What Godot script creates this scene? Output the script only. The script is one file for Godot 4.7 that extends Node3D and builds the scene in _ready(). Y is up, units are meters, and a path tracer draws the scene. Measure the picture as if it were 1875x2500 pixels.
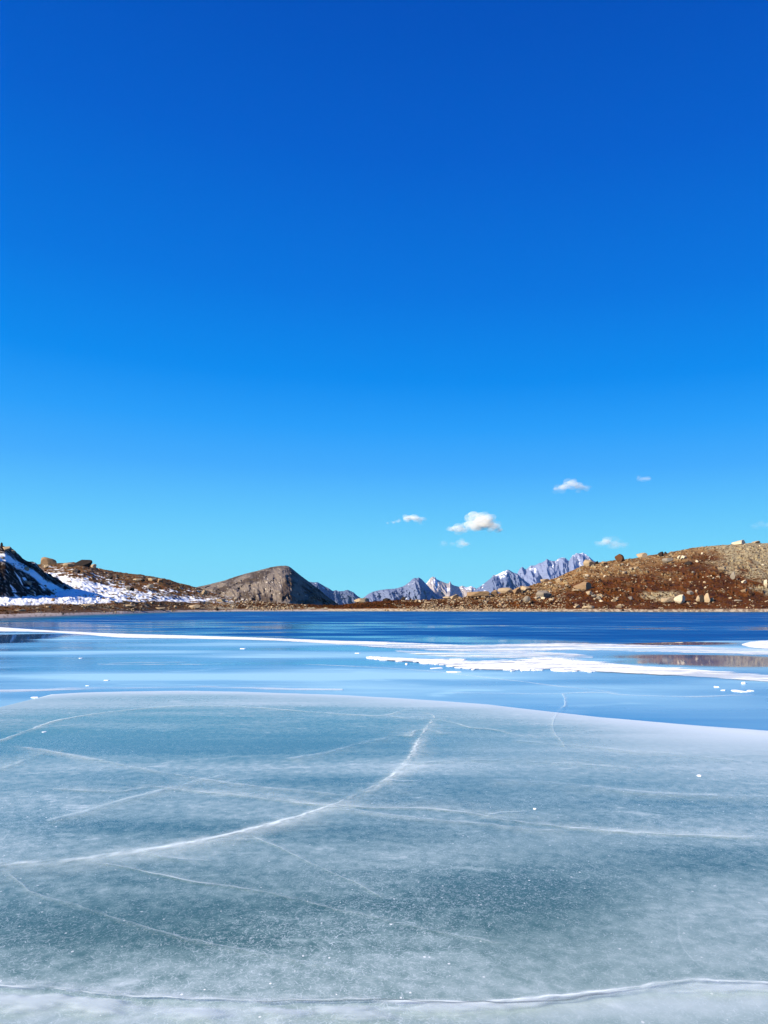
extends Node3D
# A frozen mountain lake at about half its depth of winter: clear near ice, thin new ice beyond it,
# open water, a far shore with boulder-strewn hills, and an alpine range behind. Metres, y up;
# the eye stands 1.65 m above the ice at the origin and looks towards -z.
# "u" is the tangent of a bearing (x / -z), "e" the tangent of an elevation seen from that spot.

const EYE := 1.65
const SUN_TOWARDS := Vector3(-0.76, 0.45, 0.47)
var used := {}
var coarse := FastNoiseLite.new()
var middle := FastNoiseLite.new()
var fine := FastNoiseLite.new()
var ridged := FastNoiseLite.new()
var rock_meshes := {}
var M := {}

func _ready() -> void:
	# ---- camera, sky, sun, exposure
	var cam := Camera3D.new()
	cam.name = "camera"
	add_child(cam)
	cam.position = Vector3(0, EYE, 0)
	cam.keep_aspect = Camera3D.KEEP_HEIGHT
	cam.set_frustum(0.1 * 1.3492, Vector2(0, 0.1 * 0.1241), 0.1, 60000.0)
	var env := Environment.new()
	env.background_mode = Environment.BG_SKY
	env.sky = Sky.new()
	env.sky.sky_material = sky_material()
	env.tonemap_mode = Environment.TONE_MAPPER_LINEAR
	env.tonemap_exposure = 1.8   # the photograph is exposed for the shaded ice; the sky is dimmed to match
	env.fog_enabled = true
	env.fog_density = 0.000024
	env.fog_light_color = Color(0.5, 0.74, 1.0)
	env.sdfgi_enabled = true
	env.ssao_enabled = true
	env.ssil_enabled = true
	var around := WorldEnvironment.new()
	around.name = "environment"
	around.environment = env
	add_child(around)
	var sun := DirectionalLight3D.new()
	sun.name = "sun"
	sun.light_energy = 1.6
	sun.light_color = Color(1.0, 0.955, 0.86)
	sun.light_angular_distance = 0.5
	sun.shadow_enabled = true
	add_child(sun)
	sun.look_at_from_position(SUN_TOWARDS * 100.0, Vector3.ZERO)

	noises()
	materials()
	# ---- the setting, far to near
	valley()
	mountains()
	shore_hills()
	lake()
	# ---- things
	stones()
	ice_things()
	clouds()

# ---------------------------------------------------------------- helpers
func lin(r: float, g: float, b: float, k := 1.0) -> Color:
	var c := Color(r / 255.0, g / 255.0, b / 255.0).srgb_to_linear()
	return Color(c.r * k, c.g * k, c.b * k, 1.0)

func numbered(called: String) -> String:
	used[called] = used.get(called, -1) + 1
	return called if used[called] == 0 else "%s_%03d" % [called, used[called]]

func thing(o: Node3D, called: String, label: String, category: String, group := "") -> Node3D:
	o.name = numbered(called)
	add_child(o, true)
	o.set_meta("label", label)
	o.set_meta("category", category)
	if group:
		o.set_meta("group", group)
	return o

func setting(mesh: Mesh, called: String, label := "") -> MeshInstance3D:
	var o := MeshInstance3D.new()
	o.mesh = mesh
	o.name = numbered(called)
	add_child(o, true)
	o.set_meta("kind", "structure")
	if label:
		o.set_meta("label", label)
	return o

func along(t: PackedVector2Array, x: float) -> float:
	var n := t.size()
	if x <= t[0].x:
		return t[0].y
	if x >= t[n - 1].x:
		return t[n - 1].y
	var lo := 0
	var hi := n - 1
	while hi - lo > 1:
		var m := (lo + hi) >> 1
		if t[m].x <= x:
			lo = m
		else:
			hi = m
	return lerpf(t[lo].y, t[hi].y, (x - t[lo].x) / (t[hi].x - t[lo].x))

func noises() -> void:
	for p in [[coarse, 11, 1.0 / 30.0, 4], [middle, 12, 1.0 / 7.0, 3], [fine, 13, 1.0 / 1.6, 3]]:
		p[0].seed = p[1]
		p[0].noise_type = FastNoiseLite.TYPE_SIMPLEX_SMOOTH
		p[0].frequency = p[2]
		p[0].fractal_type = FastNoiseLite.FRACTAL_FBM
		p[0].fractal_octaves = p[3]
	ridged.seed = 21
	ridged.noise_type = FastNoiseLite.TYPE_SIMPLEX_SMOOTH
	ridged.frequency = 1.0
	ridged.fractal_type = FastNoiseLite.FRACTAL_RIDGED
	ridged.fractal_octaves = 4

func matte(rough := 0.95, specular := 0.25) -> StandardMaterial3D:
	var m := StandardMaterial3D.new()
	m.vertex_color_use_as_albedo = true
	m.roughness = rough
	m.metallic_specular = specular
	return m

func materials() -> void:
	M.ground = matte()
	M.rock = matte(0.9, 0.3)
	for k in {"pale": Color8(160, 140, 114), "white": Color8(192, 176, 152), "tan": Color8(140, 114, 86), "grey": Color8(128, 118, 106), "dark": Color8(46, 38, 32), "brown": Color8(92, 60, 34)}.keys():
		M[k] = matte(0.9, 0.3)
		M[k].albedo_color = {"pale": Color8(160, 140, 114), "white": Color8(192, 176, 152), "tan": Color8(140, 114, 86), "grey": Color8(128, 118, 106), "dark": Color8(46, 38, 32), "brown": Color8(92, 60, 34)}[k]
	M.snow = StandardMaterial3D.new()
	M.snow.vertex_color_use_as_albedo = true
	M.snow.roughness = 0.9
	M.snow.transparency = BaseMaterial3D.TRANSPARENCY_ALPHA
	M.shard = StandardMaterial3D.new()
	M.shard.albedo_color = Color8(244, 246, 250)
	M.shard.roughness = 0.6

# a mesh from a grid of points: rows x columns, shared vertices, smooth normals
func grid_mesh(pos: PackedVector3Array, col: PackedColorArray, rows: int, cols: int, mat: Material, uv := PackedVector2Array(), uv2 := PackedVector2Array()) -> ArrayMesh:
	var nor := PackedVector3Array()
	nor.resize(pos.size())
	var idx := PackedInt32Array()
	idx.resize((rows - 1) * (cols - 1) * 6)
	var w := 0
	for r in rows - 1:
		for c in cols - 1:
			var a := r * cols + c
			var b := a + 1
			var d := a + cols
			var e := d + 1
			# front faces run clockwise seen from above when rows go away and columns go right
			idx[w] = a; idx[w + 1] = d; idx[w + 2] = b
			idx[w + 3] = b; idx[w + 4] = d; idx[w + 5] = e
			w += 6
			var n1 := (pos[b] - pos[a]).cross(pos[d] - pos[a])
			nor[a] += n1; nor[b] += n1; nor[d] += n1
			var n2 := (pos[e] - pos[b]).cross(pos[d] - pos[b])
			nor[b] += n2; nor[d] += n2; nor[e] += n2
	for i in nor.size():
		nor[i] = nor[i].normalized()
	var a := []
	a.resize(Mesh.ARRAY_MAX)
	a[Mesh.ARRAY_VERTEX] = pos
	a[Mesh.ARRAY_NORMAL] = nor
	if col.size():
		a[Mesh.ARRAY_COLOR] = col
	if uv.size():
		a[Mesh.ARRAY_TEX_UV] = uv
	if uv2.size():
		a[Mesh.ARRAY_TEX_UV2] = uv2
	a[Mesh.ARRAY_INDEX] = idx
	var mesh := ArrayMesh.new()
	mesh.add_surface_from_arrays(Mesh.PRIMITIVE_TRIANGLES, a, [], {}, 0)
	mesh.surface_set_material(0, mat)
	return mesh

# ---------------------------------------------------------------- sky
func sky_material() -> PanoramaSkyMaterial:
	var stops := [[0.0, 150, 240, 255], [0.6, 142, 238, 255], [3.8, 124, 223, 255], [7.3, 98, 200, 255], [10.7, 68, 174, 255], [13.9, 38, 159, 251], [17.4, 2, 140, 241], [23.3, 0, 117, 225], [31.6, 0, 95, 206], [38.6, 0, 82, 190], [60.0, 0, 56, 158], [90.0, 0, 46, 138]]
	var w := 128
	var h := 1024
	var im := Image.create_empty(w, h, false, Image.FORMAT_RGBF)
	var s := SUN_TOWARDS.normalized()
	for y in h:
		var el := 90.0 - (y + 0.5) / h * 180.0
		for x in w:
			# the panorama's edge looks towards -z
			var az := (x + 0.5) / w * TAU
			var d := Vector3(sin(az) * cos(deg_to_rad(el)), sin(deg_to_rad(el)), -cos(az) * cos(deg_to_rad(el)))
			var near := d.dot(s)
			var q := maxf(el, 0.0) * (1.0 - 0.16 * near)
			var c := Color()
			for k in stops.size() - 1:
				if q >= stops[k][0] and q <= stops[k + 1][0]:
					var a := lin(stops[k][1], stops[k][2], stops[k][3])
					var b := lin(stops[k + 1][1], stops[k + 1][2], stops[k + 1][3])
					c = a.lerp(b, (q - stops[k][0]) / (stops[k + 1][0] - stops[k][0]))
					break
			var g: float = pow(maxf(near, 0.0), 24.0) * 0.9
			c = Color(c.r + g, c.g + g * 0.95, c.b + g * 0.85)
			if el < 0.0:
				c = Color(0.25, 0.42, 0.55)
			im.set_pixel(x, y, Color(c.r / 1.8, c.g / 1.8, c.b / 1.8))
	im.resize(2048, 1024, Image.INTERPOLATE_BILINEAR)
	var m := PanoramaSkyMaterial.new()
	m.panorama = ImageTexture.create_from_image(im)
	return m

# ---------------------------------------------------------------- land
func valley() -> void:
	var st := PlaneMesh.new()
	st.size = Vector2(20000, 20000)
	var m := StandardMaterial3D.new()
	m.albedo_color = Color8(96, 84, 70)
	m.roughness = 1.0
	st.material = m
	var o := setting(st, "ground", "flat brown valley floor behind the hills")
	o.position = Vector3(0, -14, 0)

# a mountain: a sheet of rock from a foot line up to a crest line and down behind it
func mountain(called: String, label: String, crest: PackedVector2Array, foot: PackedVector2Array, crest_at: float, foot_e: float, p: Dictionary) -> void:
	var cols: int = p.cols
	var up := int(p.rows)
	var back := 5
	var pos := PackedVector3Array()
	var col := PackedColorArray()
	var u0 := crest[0].x
	var u1 := crest[crest.size() - 1].x
	var sc: float = p.scale
	for r in up + back:
		for c in cols:
			var u := lerpf(u0, u1, float(c) / (cols - 1))
			var er: float = along(crest, u) + p.jag * ridged.get_noise_2d(u * 260.0 * sc, 3.7) * 0.5
			var fd := along(foot, u)
			if r < up:
				var t := float(r) / (up - 1)
				var f: float = 1.0 - pow(1.0 - t, p.bow)
				var e: float = lerpf(foot_e, er, f)
				var spur: float = ridged.get_noise_2d(u * 27.0 * sc + t * p.skew, t * 1.3 * p.tall + 5.0)
				var small: float = ridged.get_noise_2d(u * 150.0 * sc + 40.0 + t * p.skew * 2.0, t * 4.0 * p.tall)
				var d: float = lerpf(fd, crest_at, t) - (spur * 0.6 + small * 0.2 + p.lump * coarse.get_noise_2d(u * 900.0 * sc + t * 9.0 + crest_at, t * 14.0 * p.tall)) * p.relief * sqrt(1.0 - t * 0.92) * minf(1.0, t * 6.0)
				pos.append(Vector3(u * d, EYE + e * d, -d))
				col.append(p.paint.call(u, t, e, spur, small))
			else:
				var k := float(r - up + 1) / back
				var d2: float = crest_at * (1.0 + 0.35 * k)
				pos.append(Vector3(u * d2, EYE + er * crest_at * (1.0 - k * k * 1.15) , -d2))
				col.append(lin(120, 118, 122))
	var o := setting(grid_mesh(pos, col, up + back, cols, M.ground), called, label)
	o.set_meta("kind", "structure")

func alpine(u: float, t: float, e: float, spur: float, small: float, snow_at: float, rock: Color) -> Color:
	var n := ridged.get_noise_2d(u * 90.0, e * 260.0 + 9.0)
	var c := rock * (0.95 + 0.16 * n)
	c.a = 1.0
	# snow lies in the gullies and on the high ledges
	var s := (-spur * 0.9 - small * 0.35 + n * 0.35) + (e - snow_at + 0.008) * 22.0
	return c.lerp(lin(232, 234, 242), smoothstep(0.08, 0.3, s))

func mountains() -> void:
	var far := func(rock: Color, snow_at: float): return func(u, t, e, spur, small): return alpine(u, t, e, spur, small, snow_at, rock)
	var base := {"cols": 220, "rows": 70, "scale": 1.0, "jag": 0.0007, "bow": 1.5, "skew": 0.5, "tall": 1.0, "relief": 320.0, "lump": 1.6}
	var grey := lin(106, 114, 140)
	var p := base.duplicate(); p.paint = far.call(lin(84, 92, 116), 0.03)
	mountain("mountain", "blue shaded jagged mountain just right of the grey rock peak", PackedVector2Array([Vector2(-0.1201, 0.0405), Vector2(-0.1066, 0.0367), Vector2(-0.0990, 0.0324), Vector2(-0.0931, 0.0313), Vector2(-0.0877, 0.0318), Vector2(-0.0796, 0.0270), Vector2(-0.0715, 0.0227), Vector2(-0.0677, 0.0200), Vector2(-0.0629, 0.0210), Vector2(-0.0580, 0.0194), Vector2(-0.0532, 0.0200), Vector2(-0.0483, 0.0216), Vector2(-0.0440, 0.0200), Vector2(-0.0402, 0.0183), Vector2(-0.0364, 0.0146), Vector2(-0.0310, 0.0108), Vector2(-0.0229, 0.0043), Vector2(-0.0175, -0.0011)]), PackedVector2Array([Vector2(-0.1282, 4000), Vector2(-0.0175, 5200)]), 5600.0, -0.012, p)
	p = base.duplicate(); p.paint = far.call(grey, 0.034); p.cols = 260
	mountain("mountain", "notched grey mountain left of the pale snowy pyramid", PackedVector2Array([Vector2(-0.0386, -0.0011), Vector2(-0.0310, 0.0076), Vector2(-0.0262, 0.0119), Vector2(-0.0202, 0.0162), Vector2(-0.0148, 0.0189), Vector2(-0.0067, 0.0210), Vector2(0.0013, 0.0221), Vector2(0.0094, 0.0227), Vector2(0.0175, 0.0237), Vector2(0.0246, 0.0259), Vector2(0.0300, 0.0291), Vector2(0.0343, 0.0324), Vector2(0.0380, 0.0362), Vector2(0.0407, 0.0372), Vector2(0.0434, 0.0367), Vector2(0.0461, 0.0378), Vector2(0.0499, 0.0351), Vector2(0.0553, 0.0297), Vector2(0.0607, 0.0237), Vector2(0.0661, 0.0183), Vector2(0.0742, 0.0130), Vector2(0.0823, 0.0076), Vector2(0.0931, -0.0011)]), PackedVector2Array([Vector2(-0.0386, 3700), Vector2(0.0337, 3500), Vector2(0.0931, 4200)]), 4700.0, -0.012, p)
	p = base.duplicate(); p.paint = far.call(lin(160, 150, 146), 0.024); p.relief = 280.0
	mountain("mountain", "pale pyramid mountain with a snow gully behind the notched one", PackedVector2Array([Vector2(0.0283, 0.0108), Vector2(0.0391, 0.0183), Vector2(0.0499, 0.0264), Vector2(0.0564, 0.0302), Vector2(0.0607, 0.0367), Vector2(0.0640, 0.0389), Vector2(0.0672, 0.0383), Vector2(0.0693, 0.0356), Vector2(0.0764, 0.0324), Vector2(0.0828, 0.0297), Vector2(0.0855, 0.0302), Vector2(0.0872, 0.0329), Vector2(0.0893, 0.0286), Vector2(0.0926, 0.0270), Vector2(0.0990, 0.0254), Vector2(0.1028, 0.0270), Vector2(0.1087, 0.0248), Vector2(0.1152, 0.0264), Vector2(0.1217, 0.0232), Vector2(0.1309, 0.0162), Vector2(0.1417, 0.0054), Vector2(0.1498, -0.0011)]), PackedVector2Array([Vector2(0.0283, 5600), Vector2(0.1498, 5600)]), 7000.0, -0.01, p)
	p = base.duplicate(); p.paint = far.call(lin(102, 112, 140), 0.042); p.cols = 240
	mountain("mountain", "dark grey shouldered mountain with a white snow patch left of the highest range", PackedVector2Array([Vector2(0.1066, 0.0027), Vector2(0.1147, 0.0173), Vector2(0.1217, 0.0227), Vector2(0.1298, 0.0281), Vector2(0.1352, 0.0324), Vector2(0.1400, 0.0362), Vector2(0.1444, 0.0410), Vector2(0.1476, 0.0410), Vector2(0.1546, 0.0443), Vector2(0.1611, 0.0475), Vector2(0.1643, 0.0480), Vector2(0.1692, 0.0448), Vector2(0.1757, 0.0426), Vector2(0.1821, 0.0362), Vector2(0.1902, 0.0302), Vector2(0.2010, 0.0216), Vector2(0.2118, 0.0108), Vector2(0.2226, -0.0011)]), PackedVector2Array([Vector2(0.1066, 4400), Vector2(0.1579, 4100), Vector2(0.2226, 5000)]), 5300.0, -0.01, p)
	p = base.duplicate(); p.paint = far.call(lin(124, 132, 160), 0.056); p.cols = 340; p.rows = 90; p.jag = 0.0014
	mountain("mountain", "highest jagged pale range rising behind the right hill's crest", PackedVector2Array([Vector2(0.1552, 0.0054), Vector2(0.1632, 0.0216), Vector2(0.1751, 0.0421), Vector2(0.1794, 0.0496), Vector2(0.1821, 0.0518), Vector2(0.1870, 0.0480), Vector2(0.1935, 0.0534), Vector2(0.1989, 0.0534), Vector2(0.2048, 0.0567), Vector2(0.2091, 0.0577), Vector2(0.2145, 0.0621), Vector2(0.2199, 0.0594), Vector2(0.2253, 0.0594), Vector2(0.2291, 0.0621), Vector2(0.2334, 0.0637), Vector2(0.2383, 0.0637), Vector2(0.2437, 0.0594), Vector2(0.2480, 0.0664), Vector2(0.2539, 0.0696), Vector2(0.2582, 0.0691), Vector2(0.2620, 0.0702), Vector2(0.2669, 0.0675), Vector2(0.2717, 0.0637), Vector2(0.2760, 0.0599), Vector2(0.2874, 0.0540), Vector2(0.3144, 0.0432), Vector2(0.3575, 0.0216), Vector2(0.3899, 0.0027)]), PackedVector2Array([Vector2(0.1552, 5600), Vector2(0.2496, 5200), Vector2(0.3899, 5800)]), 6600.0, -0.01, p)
	# the near rock peak: a lit left face and, past an edge that drops to the shore, a shaded right face
	p = base.duplicate()
	p.cols = 300; p.rows = 110; p.scale = 1.4; p.jag = 0.0006; p.bow = 1.9; p.skew = 0.25; p.tall = 2.4; p.relief = 30.0; p.lump = 0.7
	p.paint = func(u, t, e, spur, small):
		var n := ridged.get_noise_2d(u * 130.0 + 7.0, t * 9.0)
		var m := coarse.get_noise_2d(u * 900.0, t * 70.0)
		var c := lin(110, 99, 90) * (0.95 + 0.2 * n)
		c = c.lerp(lin(58, 46, 36), smoothstep(-0.05, 0.3, m + 0.25 * small - 0.05) * 0.85)
		c = c.lerp(lin(106, 92, 70), smoothstep(0.86, 1.0, t) * 0.6)
		c = c.lerp(lin(215, 205, 195), smoothstep(0.5, 0.6, middle.get_noise_2d(u * 1300.0, t * 120.0)) * 0.6)
		return Color(c.r, c.g, c.b, 1.0)
	mountain("mountain", "grey brown rock peak with a dark right face beside the lake", PackedVector2Array([Vector2(-0.2820, 0.0108), Vector2(-0.2685, 0.0178), Vector2(-0.2485, 0.0248), Vector2(-0.2307, 0.0286), Vector2(-0.2097, 0.0340), Vector2(-0.1956, 0.0389), Vector2(-0.1832, 0.0426), Vector2(-0.1654, 0.0470), Vector2(-0.1492, 0.0513), Vector2(-0.1395, 0.0529), Vector2(-0.1298, 0.0534), Vector2(-0.1249, 0.0523), Vector2(-0.1212, 0.0496), Vector2(-0.1168, 0.0459), Vector2(-0.1093, 0.0399), Vector2(-0.1006, 0.0335), Vector2(-0.0926, 0.0275), Vector2(-0.0845, 0.0216), Vector2(-0.0758, 0.0135), Vector2(-0.0683, 0.0081), Vector2(-0.0613, 0.0032), Vector2(-0.0526, -0.0022)]), PackedVector2Array([Vector2(-0.2820, 800), Vector2(-0.2253, 700), Vector2(-0.1606, 590), Vector2(-0.1282, 535), Vector2(-0.1217, 545), Vector2(-0.1039, 680), Vector2(-0.0796, 800), Vector2(-0.0526, 870)]), 900.0, -0.004, p)

# --- the hills round the shore
var T_shore := PackedVector2Array([Vector2(-2.3948, 20), Vector2(-1.1535, 45), Vector2(-0.7758, 78), Vector2(-0.5869, 98), Vector2(-0.5059, 109), Vector2(-0.4655, 124), Vector2(-0.4250, 139), Vector2(-0.3440, 178), Vector2(-0.2901, 215), Vector2(-0.2361, 243), Vector2(-0.1821, 258), Vector2(-0.1282, 265), Vector2(-0.0003, 265), Vector2(0.1147, 255), Vector2(0.1956, 247), Vector2(0.3575, 236), Vector2(0.5059, 234), Vector2(0.7893, 225), Vector2(1.3829, 190), Vector2(2.4083, 110)])
var T_ridge_at := PackedVector2Array([Vector2(-2.3948, 90), Vector2(-1.1535, 150), Vector2(-0.6678, 300), Vector2(-0.5059, 330), Vector2(-0.4520, 332), Vector2(-0.3975, 332), Vector2(-0.3354, 332), Vector2(-0.2895, 334), Vector2(-0.2361, 336), Vector2(-0.1552, 320), Vector2(-0.0850, 294), Vector2(-0.0375, 294), Vector2(0.0094, 300), Vector2(0.0990, 318), Vector2(0.1708, 335), Vector2(0.2226, 350), Vector2(0.2831, 366), Vector2(0.3575, 385), Vector2(0.5059, 410), Vector2(0.8972, 430), Vector2(2.4083, 300)])
var T_ridge := PackedVector2Array([Vector2(-2.3948, 0.3130), Vector2(-1.1535, 0.1511), Vector2(-0.6678, 0.0809), Vector2(-0.5059, 0.0572), Vector2(-0.4736, 0.0550), Vector2(-0.4590, 0.0550), Vector2(-0.4417, 0.0561), Vector2(-0.4244, 0.0561), Vector2(-0.4142, 0.0572), Vector2(-0.3975, 0.0567), Vector2(-0.3856, 0.0534), Vector2(-0.3759, 0.0496), Vector2(-0.3548, 0.0453), Vector2(-0.3354, 0.0421), Vector2(-0.3117, 0.0394), Vector2(-0.2895, 0.0367), Vector2(-0.2766, 0.0324), Vector2(-0.2631, 0.0281), Vector2(-0.2491, 0.0248), Vector2(-0.2361, 0.0210), Vector2(-0.2145, 0.0151), Vector2(-0.1875, 0.0092), Vector2(-0.1552, 0.0049), Vector2(-0.1174, 0.0027), Vector2(-0.0850, 0.0011), Vector2(-0.0580, 0.0011), Vector2(-0.0375, 0.0038), Vector2(-0.0202, 0.0054), Vector2(0.0094, 0.0076), Vector2(0.0666, 0.0081), Vector2(0.0990, 0.0103), Vector2(0.1201, 0.0135), Vector2(0.1400, 0.0151), Vector2(0.1708, 0.0194), Vector2(0.1967, 0.0286), Vector2(0.2226, 0.0356), Vector2(0.2496, 0.0470), Vector2(0.2685, 0.0556), Vector2(0.2831, 0.0567), Vector2(0.3046, 0.0599), Vector2(0.3198, 0.0615), Vector2(0.3403, 0.0653), Vector2(0.3743, 0.0702), Vector2(0.4066, 0.0766), Vector2(0.4331, 0.0799), Vector2(0.4590, 0.0820), Vector2(0.4865, 0.0836), Vector2(0.5059, 0.0826), Vector2(0.5734, 0.0853), Vector2(0.8972, 0.0809), Vector2(2.4083, 0.1511)])
var T_snow_top := PackedVector2Array([Vector2(-2.3948, 0.0432), Vector2(-0.6678, 0.0297), Vector2(-0.5059, 0.0432), Vector2(-0.4466, 0.0443), Vector2(-0.4250, 0.0405), Vector2(-0.4034, 0.0356), Vector2(-0.3764, 0.0302), Vector2(-0.3440, 0.0237), Vector2(-0.3171, 0.0183), Vector2(-0.2793, 0.0124), Vector2(-0.2361, 0.0092), Vector2(-0.2037, 0.0032)])
var T_snow_low := PackedVector2Array([Vector2(-2.3948, 0.0011), Vector2(-0.5059, 0.0005), Vector2(-0.4574, 0.0011), Vector2(-0.4358, 0.0043), Vector2(-0.4088, 0.0032), Vector2(-0.3764, 0.0043), Vector2(-0.3440, 0.0054), Vector2(-0.3009, 0.0070), Vector2(-0.2631, 0.0054), Vector2(-0.2361, 0.0054), Vector2(-0.2037, 0.0043)])
var T_dark_foot := PackedVector2Array([Vector2(-2.3948, 60), Vector2(-1.1535, 90), Vector2(-0.6678, 134), Vector2(-0.5059, 160), Vector2(-0.4736, 172), Vector2(-0.4358, 190), Vector2(-0.4034, 206), Vector2(-0.3764, 216), Vector2(-0.3440, 224)])
var T_dark_at := PackedVector2Array([Vector2(-2.3948, 100), Vector2(-1.1535, 140), Vector2(-0.6678, 176), Vector2(-0.5059, 196), Vector2(-0.4736, 203), Vector2(-0.4358, 212), Vector2(-0.4034, 219), Vector2(-0.3764, 228), Vector2(-0.3440, 234)])
var T_dark := PackedVector2Array([Vector2(-2.3948, 0.0863), Vector2(-1.1535, 0.0998), Vector2(-0.7758, 0.1025), Vector2(-0.6139, 0.0955), Vector2(-0.5383, 0.0853), Vector2(-0.5059, 0.0788), Vector2(-0.4995, 0.0793), Vector2(-0.4924, 0.0766), Vector2(-0.4849, 0.0696), Vector2(-0.4736, 0.0626), Vector2(-0.4590, 0.0556), Vector2(-0.4466, 0.0453), Vector2(-0.4358, 0.0383), Vector2(-0.4196, 0.0291), Vector2(-0.4034, 0.0183), Vector2(-0.3899, 0.0092), Vector2(-0.3737, 0.0000), Vector2(-0.3440, -0.0054)])

func outcrop(x: float, d: float) -> float:
	return smoothstep(0.3, 0.42, middle.get_noise_2d(x * 1.9 + 200.0, d * 1.1) + 0.35 * coarse.get_noise_2d(x + 90.0, d) - 0.08) * (0.7 + 0.5 * fine.get_noise_2d(x * 2.0, d))

func hill_h(u: float, d: float) -> float:
	var ds := along(T_shore, u)
	var dr := along(T_ridge_at, u)
	var er := along(T_ridge, u)
	var t := (d - ds) / (dr - ds)
	var x := u * d
	if t <= 0.0:
		return maxf(-3.0, (d - ds) * 0.12)
	var k := smoothstep(0.02, 0.2, t)
	var low := minf(1.0, (er + 0.004) * 40.0)
	var bump := k * (0.55 * low * coarse.get_noise_2d(x, d) + 0.5 * low * middle.get_noise_2d(x, d) + 0.16 * fine.get_noise_2d(x, d))
	bump += outcrop(x, d) * (1.0 if u > 0.0 else 0.35) * k * low * smoothstep(1.0, 0.85, t)
	if t <= 1.0:
		var e := lerpf(-EYE / ds, er, 1.0 - pow(1.0 - t, 1.55))
		return EYE + e * d + bump
	return maxf(-16.0, EYE + er * dr + bump - (d - dr) * (d - dr) * 0.004)

func dark_h(u: float, d: float) -> float:
	var df := along(T_dark_foot, u)
	var dr := along(T_dark_at, u)
	var er := along(T_dark, u)
	var t := (d - df) / (dr - df)
	var ef := (hill_h(u, df) - 0.8 - EYE) / df
	var bump := 0.8 * middle.get_noise_2d(u * d * 1.3, d) + 0.3 * fine.get_noise_2d(u * d, d)
	if t <= 1.0:
		return EYE + lerpf(ef, er, 1.0 - pow(1.0 - maxf(t, 0.0), 1.3)) * d + bump * clampf(t * 4.0, 0.0, 1.0)
	return EYE + er * dr + bump - (d - dr) * 0.55

func land_h(u: float, d: float) -> float:
	var h := hill_h(u, d)
	if u < -0.345 and d > along(T_dark_foot, u):
		h = maxf(h, dark_h(u, d))
	return h

func heath(x: float, d: float, h: float) -> Color:
	var m := middle.get_noise_2d(x * 0.8 + 100.0, d * 0.5)
	var f := fine.get_noise_2d(x, d * 0.7)
	var c := lin(112, 62, 22).lerp(lin(76, 39, 13), smoothstep(-0.2, 0.35, m))
	c = c.lerp(lin(134, 88, 38), smoothstep(0.1, 0.5, f) * 0.55)
	return c.lerp(lin(40, 26, 14), smoothstep(0.2, 0.6, -f) * 0.5)

func snowy(base: Color, amount: float) -> Color:
	return base.lerp(lin(250, 250, 248), amount)

func left_color(u: float, d: float, h: float) -> Color:
	var x := u * d
	var e := (h - EYE) / d
	var f := fine.get_noise_2d(x, d * 0.8)
	var m := middle.get_noise_2d(x, d * 0.6 + 50.0)
	var c := heath(x, d, h).lerp(lin(96, 84, 52), 0.35 + 0.3 * m)
	# grey rubble towards the foot of the rock peak
	c = c.lerp(lin(176, 164, 146), smoothstep(-0.26, -0.2, u) * smoothstep(-0.15, 0.25, m + f * 0.5) * 0.85)
	c = c.lerp(lin(150, 138, 122), smoothstep(0.2, 0.6, outcrop(x, d)) * 0.7)
	c = Color(c.r * 0.95, c.g * 0.95, c.b * 0.85)
	var top := along(T_snow_top, u) + 0.006 * m + 0.004 * f
	var low := along(T_snow_low, u) + 0.0022 * m
	var s := smoothstep(low - 0.0006, low + 0.0006, e) * (1.0 - smoothstep(top - 0.001, top + 0.001, e))
	s *= 1.0 - smoothstep(0.12, 0.34, middle.get_noise_2d(x * 1.6, d * 1.1 + 9.0) - 0.22 + smoothstep(-0.42, -0.3, u) * 0.3)
	# outlying patches above the field
	var out := smoothstep(0.28, 0.34, middle.get_noise_2d(x * 1.1 + 30.0, d * 1.6)) * (1.0 - smoothstep(top + 0.008, top + 0.013, e)) * smoothstep(low, low + 0.002, e)
	c = snowy(c, maxf(s, out * smoothstep(-0.46, -0.42, u)))
	if h < 0.42 + 0.12 * m:
		c = lin(180, 164, 154).lerp(lin(130, 112, 98), smoothstep(0.1, 0.5, f))
	elif h < 0.8 + 0.2 * f:
		c = c.lerp(lin(96, 72, 52), 0.5)
	return c

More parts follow.
